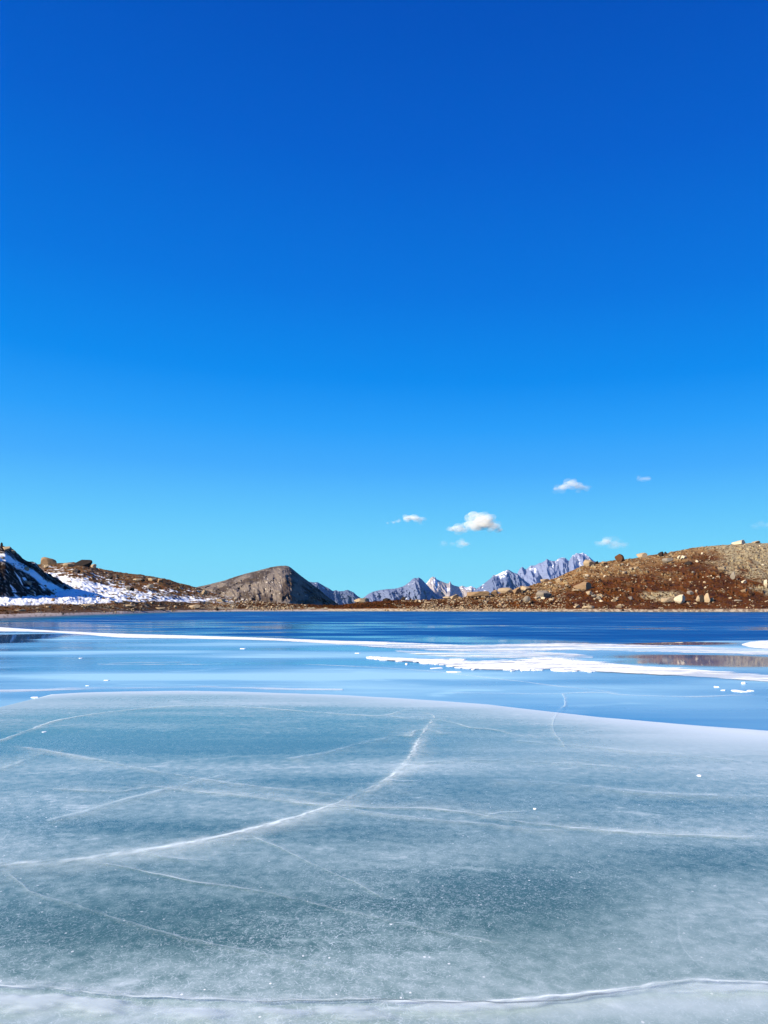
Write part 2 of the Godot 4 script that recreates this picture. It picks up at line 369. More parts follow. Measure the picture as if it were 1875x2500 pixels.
func right_color(u: float, d: float, h: float) -> Color:
	var x := u * d
	var e := (h - EYE) / d
	var f := fine.get_noise_2d(x, d * 0.8)
	var m := middle.get_noise_2d(x * 0.8, d * 0.5 + 50.0)
	var g := coarse.get_noise_2d(x * 0.7, d * 0.6)
	var er := along(T_ridge, u)
	var rel := e / maxf(er, 0.004)
	var c := heath(x, d, h)
	var dry := lin(176, 138, 98).lerp(lin(136, 98, 62), smoothstep(-0.3, 0.3, m))
	# dry grass near the crest and on the low ridge, grey scree at the upper right
	var a := smoothstep(0.5, 0.85, rel + 0.4 * g + 0.1 * m) * (1.0 - 0.8 * smoothstep(0.44, 0.5, u + 0.04 * m) * (1.0 - smoothstep(0.8, 0.9, rel)))
	a *= smoothstep(0.1, 0.22, u) * (1.0 - 0.9 * smoothstep(0.2, 0.0, absf(u - 0.43) / 0.12 + absf(e - 0.05) / 0.02 - 0.6))
	a = maxf(a, smoothstep(0.0, 0.25, u) * (1.0 - smoothstep(0.22, 0.26, u)) * smoothstep(0.3, 0.6, rel) * 0.8)
	c = c.lerp(dry, a)
	c = c.lerp(lin(196, 180, 154).lerp(lin(120, 100, 76), smoothstep(-0.1, 0.4, m + f)), smoothstep(0.15, 0.5, outcrop(x, d)) * smoothstep(0.0, 0.01, e) * (0.15 + 0.85 * a))
	var scree := smoothstep(0.02, 0.14, (u - 0.43) * 2.6 + (e - 0.05) * 4.5 + g * 0.12 + m * 0.1)
	scree = maxf(scree, smoothstep(1.0, 0.5, Vector2((u - 0.365) / 0.03, (e - 0.014) / 0.009).length() + 0.5 * m))
	var stone := lin(205, 190, 164).lerp(lin(120, 98, 70), smoothstep(0.0, 0.4, f + 0.3 * m))
	c = c.lerp(stone, scree * smoothstep(-0.55, 0.0, f + m + 0.3))
	# stones too small to count show as pale specks
	c = c.lerp(lin(205, 186, 158), smoothstep(0.42, 0.52, fine.get_noise_2d(x * 1.3 + 70.0, d * 0.9)) * (0.1 + 0.8 * a))
	c = Color(c.r * 0.58, c.g * 0.56, c.b * 0.46)
	if h < 0.75 + 0.1 * m + 0.12 * f:
		c = lin(188, 170, 144).lerp(lin(128, 108, 90), smoothstep(0.0, 0.4, f + smoothstep(0.0, 0.3, u) * 0.25))
	return c

func dark_color(u: float, d: float, h: float) -> Color:
	var x := u * d
	var e := (h - EYE) / d
	var f := fine.get_noise_2d(x, d)
	var m := middle.get_noise_2d(x * 0.9, d + 20.0)
	var er := along(T_dark, u)
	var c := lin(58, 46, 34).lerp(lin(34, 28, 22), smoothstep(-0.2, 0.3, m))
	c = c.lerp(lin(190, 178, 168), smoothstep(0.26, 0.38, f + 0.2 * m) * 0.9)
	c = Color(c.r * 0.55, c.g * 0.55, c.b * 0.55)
	# a snow chute below the crest, and the snow that fills the foot of the slope
	var drop := er - e
	var s := smoothstep(0.0085, 0.0105, drop + 0.003 * m) * (1.0 - smoothstep(0.017, 0.020, drop + 0.004 * m - (u + 0.506) * 0.02)) * smoothstep(-0.36, -0.44, u)
	s = maxf(s, (1.0 - smoothstep(0.006, 0.010, e + 0.012 * m + 0.006 * f - 0.14 * maxf(0.0, u + 0.46))))
	s = maxf(s, smoothstep(-0.43, -0.415, u + 0.02 * m) * smoothstep(0.1, -0.1, m - 0.12))
	s = maxf(s, smoothstep(0.42, 0.48, middle.get_noise_2d(x * 1.4, d * 1.8 + 80.0)))
	if drop < 0.004 + 0.002 * f:
		s *= 0.3
	return snowy(c, s)

func ray_rows(lo: float, hi: float, n: int) -> PackedFloat32Array:
	var a := PackedFloat32Array()
	for i in n:
		a.append(lerpf(lo, hi, float(i) / (n - 1)))
	return a

func land_mesh(us: PackedFloat32Array, ts: PackedFloat32Array, near: PackedVector2Array, crest: PackedVector2Array, height: Callable, paint: Callable) -> ArrayMesh:
	var pos := PackedVector3Array()
	var col := PackedColorArray()
	for t in ts:
		for u in us:
			var dn := along(near, u)
			var dc := along(crest, u)
			var d := dn + (dc - dn) * t if t <= 1.0 else dc + (t - 1.0) * 130.0
			var h: float = height.call(u, d)
			pos.append(Vector3(u * d, h, -d))
			col.append(paint.call(u, d, h))
	return grid_mesh(pos, col, ts.size(), us.size(), M.ground)

func columns(a: float, b: float, step: float) -> PackedFloat32Array:
	var out := PackedFloat32Array()
	var u := a
	while u < b - step * 0.3:
		out.append(u)
		u += step if absf(u) < 0.53 else step * 8.0
	out.append(b)
	return out

func shore_hills() -> void:
	var ts := PackedFloat32Array()
	for i in 12:
		ts.append(-0.12 + 0.15 * i / 12.0)
	for i in 118:
		ts.append(0.03 + 0.97 * pow(i / 117.0, 1.15))
	for k in [1.02, 1.05, 1.1, 1.18, 1.3, 1.5, 1.8]:
		ts.append(k)
	var split := PackedVector2Array([Vector2(-0.0742, 1), Vector2(-0.0202, 1)])[0].x
	setting(land_mesh(columns(-1.8, split, 0.0011), ts, T_shore, T_ridge_at, hill_h, left_color), "hill", "left brown hill with snow patches and a boulder on its crest")
	setting(land_mesh(columns(split, 2.0, 0.0011), ts, T_shore, T_ridge_at, hill_h, right_color), "hill", "right russet hill strewn with pale boulders")
	var td := ray_rows(0.0, 1.0, 80)
	for k in [1.02, 1.05, 1.1, 1.2]:
		td.append(k)
	setting(land_mesh(columns(-1.8, PackedVector2Array([Vector2(-0.3548, 1), Vector2(-0.3494, 1)])[0].x, 0.0012), td, T_dark_foot, T_dark_at, dark_h, dark_color), "hill", "dark shaded slope with snow at the picture's left edge")

# where a line of sight of bearing u and elevation e first meets the land
func on_land(u: float, e: float) -> Vector3:
	var d := along(T_shore, u)
	var end := maxf(along(T_ridge_at, u), along(T_dark_at, u) if u < -0.345 else 0.0)
	var best := d
	var best_e := -1.0
	while d < end:
		var q := (land_h(u, d) - EYE) / d
		if q > best_e:
			best_e = q
			best = d
		if q >= e:
			break
		d += 0.5
	return Vector3(u * best, land_h(u, best), -best)

# ---------------------------------------------------------------- stones
func rock_mesh(kind: String, variant: int, detail: int) -> ArrayMesh:
	var key := "%s%d_%d" % [kind, variant, detail]
	if rock_meshes.has(key):
		return rock_meshes[key]
	var rng := RandomNumberGenerator.new()
	rng.seed = hash(key)
	var v: Array[Vector3] = []
	var g := (1.0 + sqrt(5.0)) / 2.0
	for p in [[-1, g, 0], [1, g, 0], [-1, -g, 0], [1, -g, 0], [0, -1, g], [0, 1, g], [0, -1, -g], [0, 1, -g], [g, 0, -1], [g, 0, 1], [-g, 0, -1], [-g, 0, 1]]:
		v.append(Vector3(p[0], p[1], p[2]).normalized())
	var f: Array = [[0, 11, 5], [0, 5, 1], [0, 1, 7], [0, 7, 10], [0, 10, 11], [1, 5, 9], [5, 11, 4], [11, 10, 2], [10, 7, 6], [7, 1, 8], [3, 9, 4], [3, 4, 2], [3, 2, 6], [3, 6, 8], [3, 8, 9], [4, 9, 5], [2, 4, 11], [6, 2, 10], [8, 6, 7], [9, 8, 1]]
	for s in detail:
		var mid := {}
		var nf := []
		for t in f:
			var m := []
			for k in 3:
				var a: int = t[k]
				var b: int = t[(k + 1) % 3]
				var id := mini(a, b) * 100000 + maxi(a, b)
				if not mid.has(id):
					mid[id] = v.size()
					v.append(((v[a] + v[b]) * 0.5).normalized())
				m.append(mid[id])
			nf.append_array([[t[0], m[0], m[2]], [t[1], m[1], m[0]], [t[2], m[2], m[1]], [m[0], m[1], m[2]]])
		f = nf
	# cut by planes, as frost splits rock
	var planes := []
	var cuts := {"block": 0.6, "slab": 0.55, "wedge": 0.55, "tall": 0.5}
	for k in 13:
		var n := Vector3(rng.randf_range(-1, 1), rng.randf_range(-0.7, 1), rng.randf_range(-1, 1)).normalized()
		planes.append([n, rng.randf_range(cuts.get(kind, 0.42), 0.78)])
	if kind == "block":
		planes.append_array([[Vector3(-0.98, 0.05, 0.2).normalized(), 0.6], [Vector3(0.15, 0.05, 1).normalized(), 0.55], [Vector3(0.35, 0.93, 0.0).normalized(), 0.55], [Vector3(0.75, 0.6, 0.2).normalized(), 0.62], [Vector3(0.62, 0.1, 0.78).normalized(), 0.5]])
	if kind == "wedge":
		planes.append_array([[Vector3(-0.55, 0.8, 0.25).normalized(), 0.42], [Vector3(0.8, 0.12, 0.56).normalized(), 0.36], [Vector3(-0.35, 0.3, 0.85).normalized(), 0.6]])
	if kind == "slab":
		planes.append([Vector3(-0.15, 1, 0.1).normalized(), 0.5])
	var st := SurfaceTool.new()
	st.begin(Mesh.PRIMITIVE_TRIANGLES)
	var off := rng.randf() * 50.0
	var pts: Array[Vector3] = []
	var tint: Array[Color] = []
	for q in v:
		var r := q * (1.0 + 0.22 * middle.get_noise_3d(q.x * 7.0 + off, q.y * 7.0, q.z * 7.0))
		for pl in planes:
			var over: float = r.dot(pl[0]) - pl[1]
			if over > 0.0:
				r -= pl[0] * over
		pts.append(r * (1.0 + 0.05 * fine.get_noise_3d(q.x * 3.0 + off, q.y * 3.0, q.z * 3.0)))
		var k := 1.0 + 0.28 * middle.get_noise_3d(q.x * 12.0 + off, q.y * 12.0, q.z * 12.0)
		tint.append(Color(k, k * 0.99, k * 0.97))
	var lo := Vector3.ONE * 9.0
	var hi := -lo
	for r in pts:
		lo = lo.min(r)
		hi = hi.max(r)
	for t in f:
		for k in [0, 2, 1]:
			var r: Vector3 = pts[t[k]]
			st.set_color(tint[t[k]])
			st.set_smooth_group(-1)
			# one unit wide, one high, standing on y = 0
			st.add_vertex(Vector3((r.x - lo.x) / (hi.x - lo.x) - 0.5, (r.y - lo.y) / (hi.y - lo.y), (r.z - lo.z) / (hi.z - lo.z) - 0.5))
	st.generate_normals()
	rock_meshes[key] = st.commit()
	return rock_meshes[key]

func boulder(u: float, e: float, wide: float, high: float, tone: String, kind: String, label: String, group: String, variant: int) -> void:
	var at := on_land(u, e)
	var d := -at.z
	var o := MeshInstance3D.new()
	o.mesh = rock_mesh(kind, variant % 5, 2)
	o.material_override = M[tone]
	var w := wide * d
	var h := high * d
	o.position = at - Vector3(0, h * 0.3, 0)
	o.scale = Vector3(w * 1.08, h * 1.3, maxf(h * 1.0, w * 0.7))
	if kind in ["dome", "block"]:
		o.scale.y = h * 1.9
		o.position.y = at.y - h * 0.9
	o.rotation.y = 0.0 if kind in ["block", "wedge"] else fmod(variant * 1.7, 0.9) - 0.45
	thing(o, "boulder", label, "boulder", group)

func stones() -> void:
	boulder(-0.4417, 0.0550, 0.0205, 0.0097, "tan", "block", "huge squared boulder perched on the crest of the left brown hill", "boulders on the left hills", 0)
	boulder(-0.3975, 0.0534, 0.0237, 0.0081, "dark", "dome", "long dark dome of rock on the crest of the left brown hill", "boulders on the left hills", 1)
	boulder(-0.4153, 0.0523, 0.0140, 0.0049, "pale", "rough", "pale broken rocks beside the dark dome on the left crest", "boulders on the left hills", 2)
	boulder(-0.4083, 0.0443, 0.0086, 0.0038, "pale", "rough", "pale rounded boulder on the brown slope below the dark dome", "boulders on the left hills", 3)
	boulder(-0.4023, 0.0443, 0.0049, 0.0038, "dark", "rough", "small black boulder touching a pale one below the dark dome", "boulders on the left hills", 4)
	boulder(-0.3829, 0.0507, 0.0070, 0.0049, "pale", "rough", "white topped boulder at the right foot of the dark dome", "boulders on the left hills", 5)
	boulder(-0.4450, 0.0507, 0.0070, 0.0043, "pale", "slab", "pale tilted slab just under the huge squared boulder", "boulders on the left hills", 6)
	boulder(-0.4709, 0.0470, 0.0070, 0.0054, "pale", "rough", "white boulder at the top of the shaded snow chute", "boulders on the left hills", 7)
	boulder(-0.4973, 0.0729, 0.0130, 0.0049, "pale", "slab", "pale slab lying on the crest of the dark shaded slope", "boulders on the left hills", 8)
	boulder(-0.4892, 0.0696, 0.0076, 0.0038, "pale", "rough", "pale stone lower along the crest of the dark shaded slope", "boulders on the left hills", 9)
	boulder(-0.5038, 0.0799, 0.0032, 0.0049, "dark", "tall", "small dark upright stone standing on the dark slope's crest", "boulders on the left hills", 10)
	boulder(-0.3246, 0.0335, 0.0113, 0.0032, "pale", "slab", "pale flat slab high on the left hill beside a dark hollow", "boulders on the left hills", 11)
	boulder(-0.3176, 0.0324, 0.0049, 0.0038, "dark", "rough", "dark boulder right of the flat slab high on the left hill", "boulders on the left hills", 12)
	boulder(-0.3052, 0.0335, 0.0108, 0.0038, "pale", "slab", "long whitish slab near the right shoulder of the left hill", "boulders on the left hills", 13)
	boulder(-0.2949, 0.0318, 0.0076, 0.0049, "tan", "rough", "olive wedge of rock on the right shoulder of the left hill", "boulders on the left hills", 14)
	boulder(-0.3084, 0.0243, 0.0086, 0.0049, "grey", "rough", "pale grey rounded boulder alone in the brown middle of the left hill", "boulders on the left hills", 15)
	boulder(-0.3613, 0.0356, 0.0108, 0.0054, "dark", "dome", "black bush-like rock just above the upper snow strip", "boulders on the left hills", 16)
	boulder(-0.3376, 0.0216, 0.0070, 0.0049, "grey", "rough", "grey boulder standing between snow patches on the left hill", "boulders on the left hills", 17)
	boulder(-0.3322, 0.0200, 0.0065, 0.0049, "dark", "rough", "black boulder between snow patches right of the grey one", "boulders on the left hills", 18)
	boulder(-0.4423, -0.0022, 0.0059, 0.0022, "pale", "slab", "small white slab in the brown bank left of the others", "boulders on the left hills", 19)
	boulder(-0.4790, -0.0065, 0.0130, 0.0022, "pale", "slab", "flat white slab at the left end of the shore bank", "boulders on the left hills", 20)
	boulder(-0.3915, 0.0000, 0.0130, 0.0032, "pale", "slab", "white slab in the bank above the left beach", "boulders on the left hills", 21)
	boulder(-0.3370, -0.0011, 0.0183, 0.0032, "pale", "slab", "long white slab lying in the brown bank above the beach", "boulders on the left hills", 22)
	boulder(-0.2955, -0.0043, 0.0151, 0.0027, "pale", "slab", "flat pale slab at the beach edge between two dark tufts", "boulders on the left hills", 23)
	boulder(-0.2750, -0.0027, 0.0043, 0.0038, "pale", "rough", "white pointed stone in the bank right of the flat slab", "boulders on the left hills", 24)
	boulder(-0.2501, -0.0022, 0.0140, 0.0043, "pale", "rough", "white slab with a pointed end in the bank near the grey peak", "boulders on the left hills", 25)
	boulder(-0.2205, -0.0059, 0.0054, 0.0038, "dark", "rough", "black boulder at the waterline below the grey peak", "boulders on the left hills", 26)
	boulder(-0.2366, 0.0157, 0.0076, 0.0054, "pale", "tall", "white upright boulder in the rubble left of the grey peak", "boulders on the left hills", 27)
	boulder(-0.2145, 0.0059, 0.0119, 0.0038, "pale", "slab", "white slab in the rubble at the foot of the grey peak", "boulders on the left hills", 28)
	boulder(-0.0289, 0.0049, 0.0194, 0.0065, "pale", "slab", "low pale slab at the left end of the far brown spit", "boulders on the right hill and spit", 29)
	boulder(0.0035, 0.0097, 0.0103, 0.0038, "dark", "dome", "black hump on the spit below the notched grey mountain", "boulders on the right hill and spit", 30)
	boulder(0.0246, 0.0086, 0.0065, 0.0043, "dark", "dome", "small black hump right of the larger hump on the spit", "boulders on the right hill and spit", 31)
	boulder(0.0596, 0.0043, 0.0130, 0.0016, "pale", "slab", "thin pale slab lying on the brown spit", "boulders on the right hill and spit", 32)
	boulder(0.0931, 0.0097, 0.0119, 0.0059, "pale", "rough", "white boulder at the left end of the row of big slabs", "boulders on the right hill and spit", 33)
	boulder(0.0834, 0.0092, 0.0119, 0.0027, "pale", "slab", "flat cream slab left of the white boulder on the spit", "boulders on the right hill and spit", 34)
	boulder(0.1244, 0.0124, 0.0291, 0.0070, "tan", "slab", "very long cream slab with a dark right end on the low ridge", "boulders on the right hill and spit", 35)
	boulder(0.1454, 0.0135, 0.0108, 0.0070, "tan", "rough", "tan boulder right of the very long cream slab", "boulders on the right hill and spit", 36)
	boulder(0.1600, 0.0173, 0.0205, 0.0070, "pale", "slab", "pale overhanging slab with dark shade under its right end", "boulders on the right hill and spit", 37)
	boulder(0.1751, 0.0173, 0.0119, 0.0076, "tan", "rough", "tan rounded boulder right of the overhanging slab", "boulders on the right hill and spit", 38)
	boulder(0.1870, 0.0194, 0.0151, 0.0076, "pale", "rough", "big pale rock pile topping the low ridge", "boulders on the right hill and spit", 39)
	boulder(0.2118, 0.0324, 0.0108, 0.0038, "pale", "slab", "pale slab where the ridge starts to climb", "boulders on the right hill and spit", 40)
	boulder(0.2302, 0.0313, 0.0076, 0.0059, "pale", "rough", "pale pointed boulder on the climbing ridge", "boulders on the right hill and spit", 41)
	boulder(0.2107, 0.0108, 0.0194, 0.0092, "grey", "rough", "large grey boulder with a dark shaded side on the climbing slope", "boulders on the right hill and spit", 42)
	boulder(0.2215, 0.0103, 0.0054, 0.0043, "dark", "rough", "dark stone against the right side of the large grey boulder", "boulders on the right hill and spit", 43)
	boulder(0.1881, 0.0065, 0.0097, 0.0065, "grey", "tall", "dark sided pyramid boulder on the brown lower slope", "boulders on the right hill and spit", 44)
	boulder(0.1622, 0.0070, 0.0043, 0.0027, "pale", "rough", "small cream stone on the brown slope left of the pyramid boulder", "boulders on the right hill and spit", 45)
	boulder(0.1767, 0.0070, 0.0043, 0.0027, "pale", "rough", "small round cream stone close to the pyramid boulder", "boulders on the right hill and spit", 46)
	boulder(0.1346, 0.0043, 0.0049, 0.0027, "pale", "rough", "small cream stone under the very long slab", "boulders on the right hill and spit", 47)
	boulder(0.2615, 0.0210, 0.0227, 0.0113, "tan", "wedge", "big tan wedge boulder with a black right side on the right hill", "boulders on the right hill and spit", 48)
	boulder(0.2534, 0.0200, 0.0108, 0.0022, "pale", "slab", "thin pale slab in front of the big tan wedge boulder", "boulders on the right hill and spit", 49)
	boulder(0.2701, 0.0140, 0.0076, 0.0049, "pale", "rough", "pale angular boulder below the big tan wedge boulder", "boulders on the right hill and spit", 50)
	boulder(0.2858, 0.0113, 0.0070, 0.0043, "pale", "rough", "cream boulder right of and below the angular one", "boulders on the right hill and spit", 51)
	boulder(0.2782, 0.0086, 0.0043, 0.0022, "pale", "rough", "small white stone below the cream boulder", "boulders on the right hill and spit", 52)
	boulder(0.3025, 0.0059, 0.0065, 0.0043, "pale", "rough", "cream boulder in a touching pair above the shore bank", "boulders on the right hill and spit", 53)
	boulder(0.3068, 0.0070, 0.0049, 0.0038, "pale", "rough", "smaller cream boulder of the pair above the shore bank", "boulders on the right hill and spit", 54)
	boulder(0.3251, 0.0081, 0.0076, 0.0043, "grey", "rough", "grey white boulder on the bank right of the pair", "boulders on the right hill and spit", 55)
	boulder(0.3100, -0.0022, 0.0092, 0.0049, "pale", "rough", "white boulder sticking out at the edge of the right beach", "boulders on the right hill and spit", 56)
	boulder(0.3149, -0.0065, 0.0038, 0.0027, "dark", "rough", "black stone at the waterline below the white boulder", "boulders on the right hill and spit", 57)
	boulder(0.2539, -0.0022, 0.0086, 0.0043, "pale", "rough", "pale round boulder on the right beach", "boulders on the right hill and spit", 58)
	boulder(0.2696, -0.0027, 0.0151, 0.0032, "pale", "slab", "long pale slab beside the round boulder on the right beach", "boulders on the right hill and spit", 59)
	boulder(0.3737, 0.0049, 0.0162, 0.0065, "pale", "slab", "white slab slanting up left of the largest white block", "boulders on the right hill and spit", 60)
	boulder(0.3904, 0.0043, 0.0140, 0.0108, "white", "wedge", "largest white block at the foot of the right hill", "boulders on the right hill and spit", 61)
	boulder(0.4034, 0.0151, 0.0081, 0.0049, "grey", "rough", "grey boulder above and right of the largest white block", "boulders on the right hill and spit", 62)
	boulder(0.4147, 0.0065, 0.0065, 0.0076, "pale", "tall", "cream upright boulder left of the black cave", "boulders on the right hill and spit", 63)
	boulder(0.4255, 0.0054, 0.0065, 0.0119, "pale", "tall", "tall cream boulder right of the black cave", "boulders on the right hill and spit", 64)
	boulder(0.4191, 0.0059, 0.0065, 0.0097, "dark", "tall", "black rock standing in the cave between cream boulders", "boulders on the right hill and spit", 65)
	boulder(0.4320, 0.0065, 0.0059, 0.0049, "pale", "rough", "cream boulder lowest on the right of the cave rocks", "boulders on the right hill and spit", 66)
	boulder(0.4120, 0.0167, 0.0038, 0.0032, "pale", "rough", "round white stone above the cave rocks", "boulders on the right hill and spit", 67)
	boulder(0.4741, 0.0302, 0.0070, 0.0043, "white", "rough", "white boulder alone high in the dark russet heath", "boulders on the right hill and spit", 68)
	boulder(0.4746, 0.0183, 0.0097, 0.0049, "tan", "wedge", "tan boulder with a black underside alone in the russet heath", "boulders on the right hill and spit", 69)
	boulder(0.5027, 0.0248, 0.0049, 0.0081, "white", "wedge", "white pointed boulder below the grey scree at the picture's edge", "boulders on the right hill and spit", 70)
	boulder(0.4234, 0.0237, 0.0032, 0.0022, "white", "rough", "small white stone in the heath above the cave rocks", "boulders on the right hill and spit", 71)
	boulder(0.4822, 0.0070, 0.0032, 0.0022, "white", "rough", "small white stone low in the heath right of the cave", "boulders on the right hill and spit", 72)
	boulder(0.4450, 0.0480, 0.0130, 0.0038, "pale", "slab", "pale ledge bordering the dark heath high on the right hill", "boulders on the right hill and spit", 73)
	boulder(0.4601, 0.0351, 0.0049, 0.0086, "grey", "tall", "grey outcrop running down beneath the pale ledge", "boulders on the right hill and spit", 74)
	boulder(0.3111, 0.0604, 0.0151, 0.0081, "brown", "dome", "brown rounded boulder on the crest of the right hill", "boulders on the right hill and spit", 75)
	boulder(0.3106, 0.0599, 0.0076, 0.0038, "pale", "rough", "cream rock at the foot of the brown crest boulder", "boulders on the right hill and spit", 76)
	boulder(0.2701, 0.0529, 0.0140, 0.0086, "pale", "rough", "pale rocky knob where the right hill's crest begins", "boulders on the right hill and spit", 77)
	boulder(0.2798, 0.0556, 0.0054, 0.0038, "dark", "rough", "black stone at the right of the pale rocky knob", "boulders on the right hill and spit", 78)
	boulder(0.2901, 0.0550, 0.0086, 0.0043, "tan", "rough", "tan rock on the crest right of the black stone", "boulders on the right hill and spit", 79)
	boulder(0.3397, 0.0637, 0.0130, 0.0065, "pale", "rough", "pale outcrop on the crest between two dark boulders", "boulders on the right hill and spit", 80)
	boulder(0.3651, 0.0653, 0.0076, 0.0065, "dark", "wedge", "black wedge boulder on the crest of the right hill", "boulders on the right hill and spit", 81)
	boulder(0.3716, 0.0685, 0.0049, 0.0032, "dark", "dome", "small dark boulder on the crest right of the black wedge", "boulders on the right hill and spit", 82)
	boulder(0.3883, 0.0626, 0.0043, 0.0043, "white", "rough", "round white stone beneath the smooth part of the crest", "boulders on the right hill and spit", 83)
	boulder(0.3953, 0.0621, 0.0081, 0.0043, "white", "rough", "white boulder right of the round white stone", "boulders on the right hill and spit", 84)
	boulder(0.4018, 0.0550, 0.0119, 0.0043, "dark", "dome", "black arched hollow rock below the white crest boulder", "boulders on the right hill and spit", 85)
	boulder(0.3737, 0.0583, 0.0140, 0.0054, "grey", "slab", "grey slab among rocks below the black wedge boulder", "boulders on the right hill and spit", 86)
	boulder(0.3262, 0.0480, 0.0065, 0.0032, "pale", "rough", "pale stone left of its twin on the tan slope", "boulders on the right hill and spit", 87)
	boulder(0.3327, 0.0486, 0.0059, 0.0038, "pale", "rough", "pale stone right of its twin on the tan slope", "boulders on the right hill and spit", 88)
	boulder(0.2911, 0.0383, 0.0038, 0.0027, "white", "rough", "white stone alone on the bare brown slope", "boulders on the right hill and spit", 89)
	boulder(0.3171, 0.0426, 0.0076, 0.0032, "pale", "slab", "pale slab in a line of stones on the brown slope", "boulders on the right hill and spit", 90)
	boulder(0.3770, 0.0340, 0.0032, 0.0027, "white", "rough", "white stone at the edge of the tan slope", "boulders on the right hill and spit", 91)
	boulder(0.4676, 0.0815, 0.0173, 0.0059, "white", "wedge", "big cream block on the top of the right hill", "boulders on the right hill and spit", 92)
	boulder(0.4903, 0.0831, 0.0119, 0.0032, "pale", "rough", "pale broken rock on the summit right of the cream block", "boulders on the right hill and spit", 93)
	boulder(0.4196, 0.0685, 0.0032, 0.0027, "white", "rough", "white speck of a boulder below the smooth crest", "boulders on the right hill and spit", 94)
	# smaller stones, each one a thing; nothing tells those of one stretch apart
	var rng := RandomNumberGenerator.new()
	rng.seed = 77
	var zones := [
		["small pale stone, one of many strewn over the right russet hill", "small stones on the right hill", 0.22, 0.5, 0.06, 0.96, 150],
		["small pale stone, one of many crowding the low ridge by the spit", "small stones on the low ridge", 0.04, 0.25, 0.15, 1.0, 110],
		["small pale stone, one of many in the rubble left of the grey peak", "small stones below the grey peak", -0.25, -0.13, 0.25, 0.95, 50],
		["small pale stone, one of many on the left brown hill", "small stones on the left hill", -0.42, -0.24, 0.1, 0.95, 45],
		["small pale stone, one of many in the dark shaded slope", "small stones on the dark slope", -0.506, -0.43, 0.25, 0.85, 18],
	]
	for z in zones:
		for k in int(z[6]):
			var u := rng.randf_range(z[2], z[3])
			var crest := along(T_dark, u) if u < -0.43 else along(T_ridge, u)
			var e := lerpf(-0.004, crest, rng.randf_range(z[4], z[5]))
			for go in 12:
				if middle.get_noise_2d(u * 220.0, e * 600.0) > 0.12:
					break
				u = rng.randf_range(z[2], z[3])
				crest = along(T_dark, u) if u < -0.43 else along(T_ridge, u)
				e = lerpf(-0.004, crest, rng.randf_range(z[4], z[5]))
			var at := on_land(u, e)
			var w := (0.4 + 1.3 * pow(rng.randf(), 2.2)) * (0.65 if u < -0.24 else 1.0) * (1.5 if rng.randf() < 0.25 else 1.0)
			var o := MeshInstance3D.new()
			o.mesh = rock_mesh(["rough", "slab", "rough"][k % 3], k % 5, 1)
			o.material_override = M[["pale", "white", "pale", "tan", "grey"][rng.randi() % 5]]
			o.scale = Vector3(w, w * rng.randf_range(0.35, 0.75), w * 0.8)
			o.position = at - Vector3(0, o.scale.y * 0.3, 0)
			o.rotation.z = rng.randf_range(-0.35, 0.35)
			o.rotation.y = rng.randf() * TAU
			thing(o, "stone", z[0], "stone", z[1])
	# rubble and heath tufts: past counting
	scatter("rubble", rock_mesh("rough", 0, 0), M.pale, 16000, 5, func(r: RandomNumberGenerator):
		var right := r.randf() < 0.72
		var u := r.randf_range(0.0, 0.56) if right else r.randf_range(-0.46, -0.1)
		var e := lerpf(-EYE / along(T_shore, u), along(T_ridge, u), r.randf_range(0.0, 1.0))
		var dense := middle.get_noise_2d(u * 260.0, e * 700.0) + (0.7 if u > 0.43 + (0.06 - e) * 1.2 and e > 0.035 else 0.0) + (0.25 * smoothstep(0.45, 0.8, e / maxf(0.004, along(T_ridge, u))) if u > 0.1 else 0.0) + (0.35 if e < 0.002 else 0.0) + (0.25 if u < -0.13 and u > -0.26 else 0.0) + (0.45 if u > 0.05 and u < 0.24 else 0.0)
		if dense < 0.2 + r.randf() * 0.4:
			return null
		return [u, e, (0.16 + 0.75 * pow(r.randf(), 3.0)) * (0.75 if u < -0.2 else 1.0), 0.6])
	scatter("heath", tuft_mesh(), M.heath, 9000, 6, func(r: RandomNumberGenerator):
		var u := r.randf_range(-0.6, 0.58)
		var e := lerpf(-EYE / along(T_shore, u) + 0.004, along(T_ridge, u), r.randf_range(0.0, 1.0))
		if u > 0.44 and e > 0.05 and r.randf() < 0.8:
			return null
		if u < -0.2 and e > along(T_snow_low, u) - 0.001 and e < along(T_snow_top, u) + 0.002:
			return null
		return [u, e, r.randf_range(0.35, 1.0) * (0.6 if u < -0.2 else 1.0), 0.55])

func tuft_mesh() -> ArrayMesh:
	var rng := RandomNumberGenerator.new()
	rng.seed = 5
	var st := SurfaceTool.new()
	st.begin(Mesh.PRIMITIVE_TRIANGLES)
	for k in 22:
		var a := rng.randf() * TAU
		var out := Vector3(cos(a), 0, sin(a))
		var side := Vector3(-out.z, 0, out.x) * rng.randf_range(0.07, 0.16)
		var foot := out * rng.randf_range(0.0, 0.3)
		var tip := foot + out * rng.randf_range(0.1, 0.35) + Vector3(0, rng.randf_range(0.5, 1.0), 0)
		var c := 0.7 + 0.6 * rng.randf()
		st.set_color(Color(c, c, c))
		st.add_vertex(foot - side)
		st.add_vertex(tip)
		st.add_vertex(foot + side)
	st.generate_normals()
	M.heath = matte(1.0, 0.1)
	return st.commit()

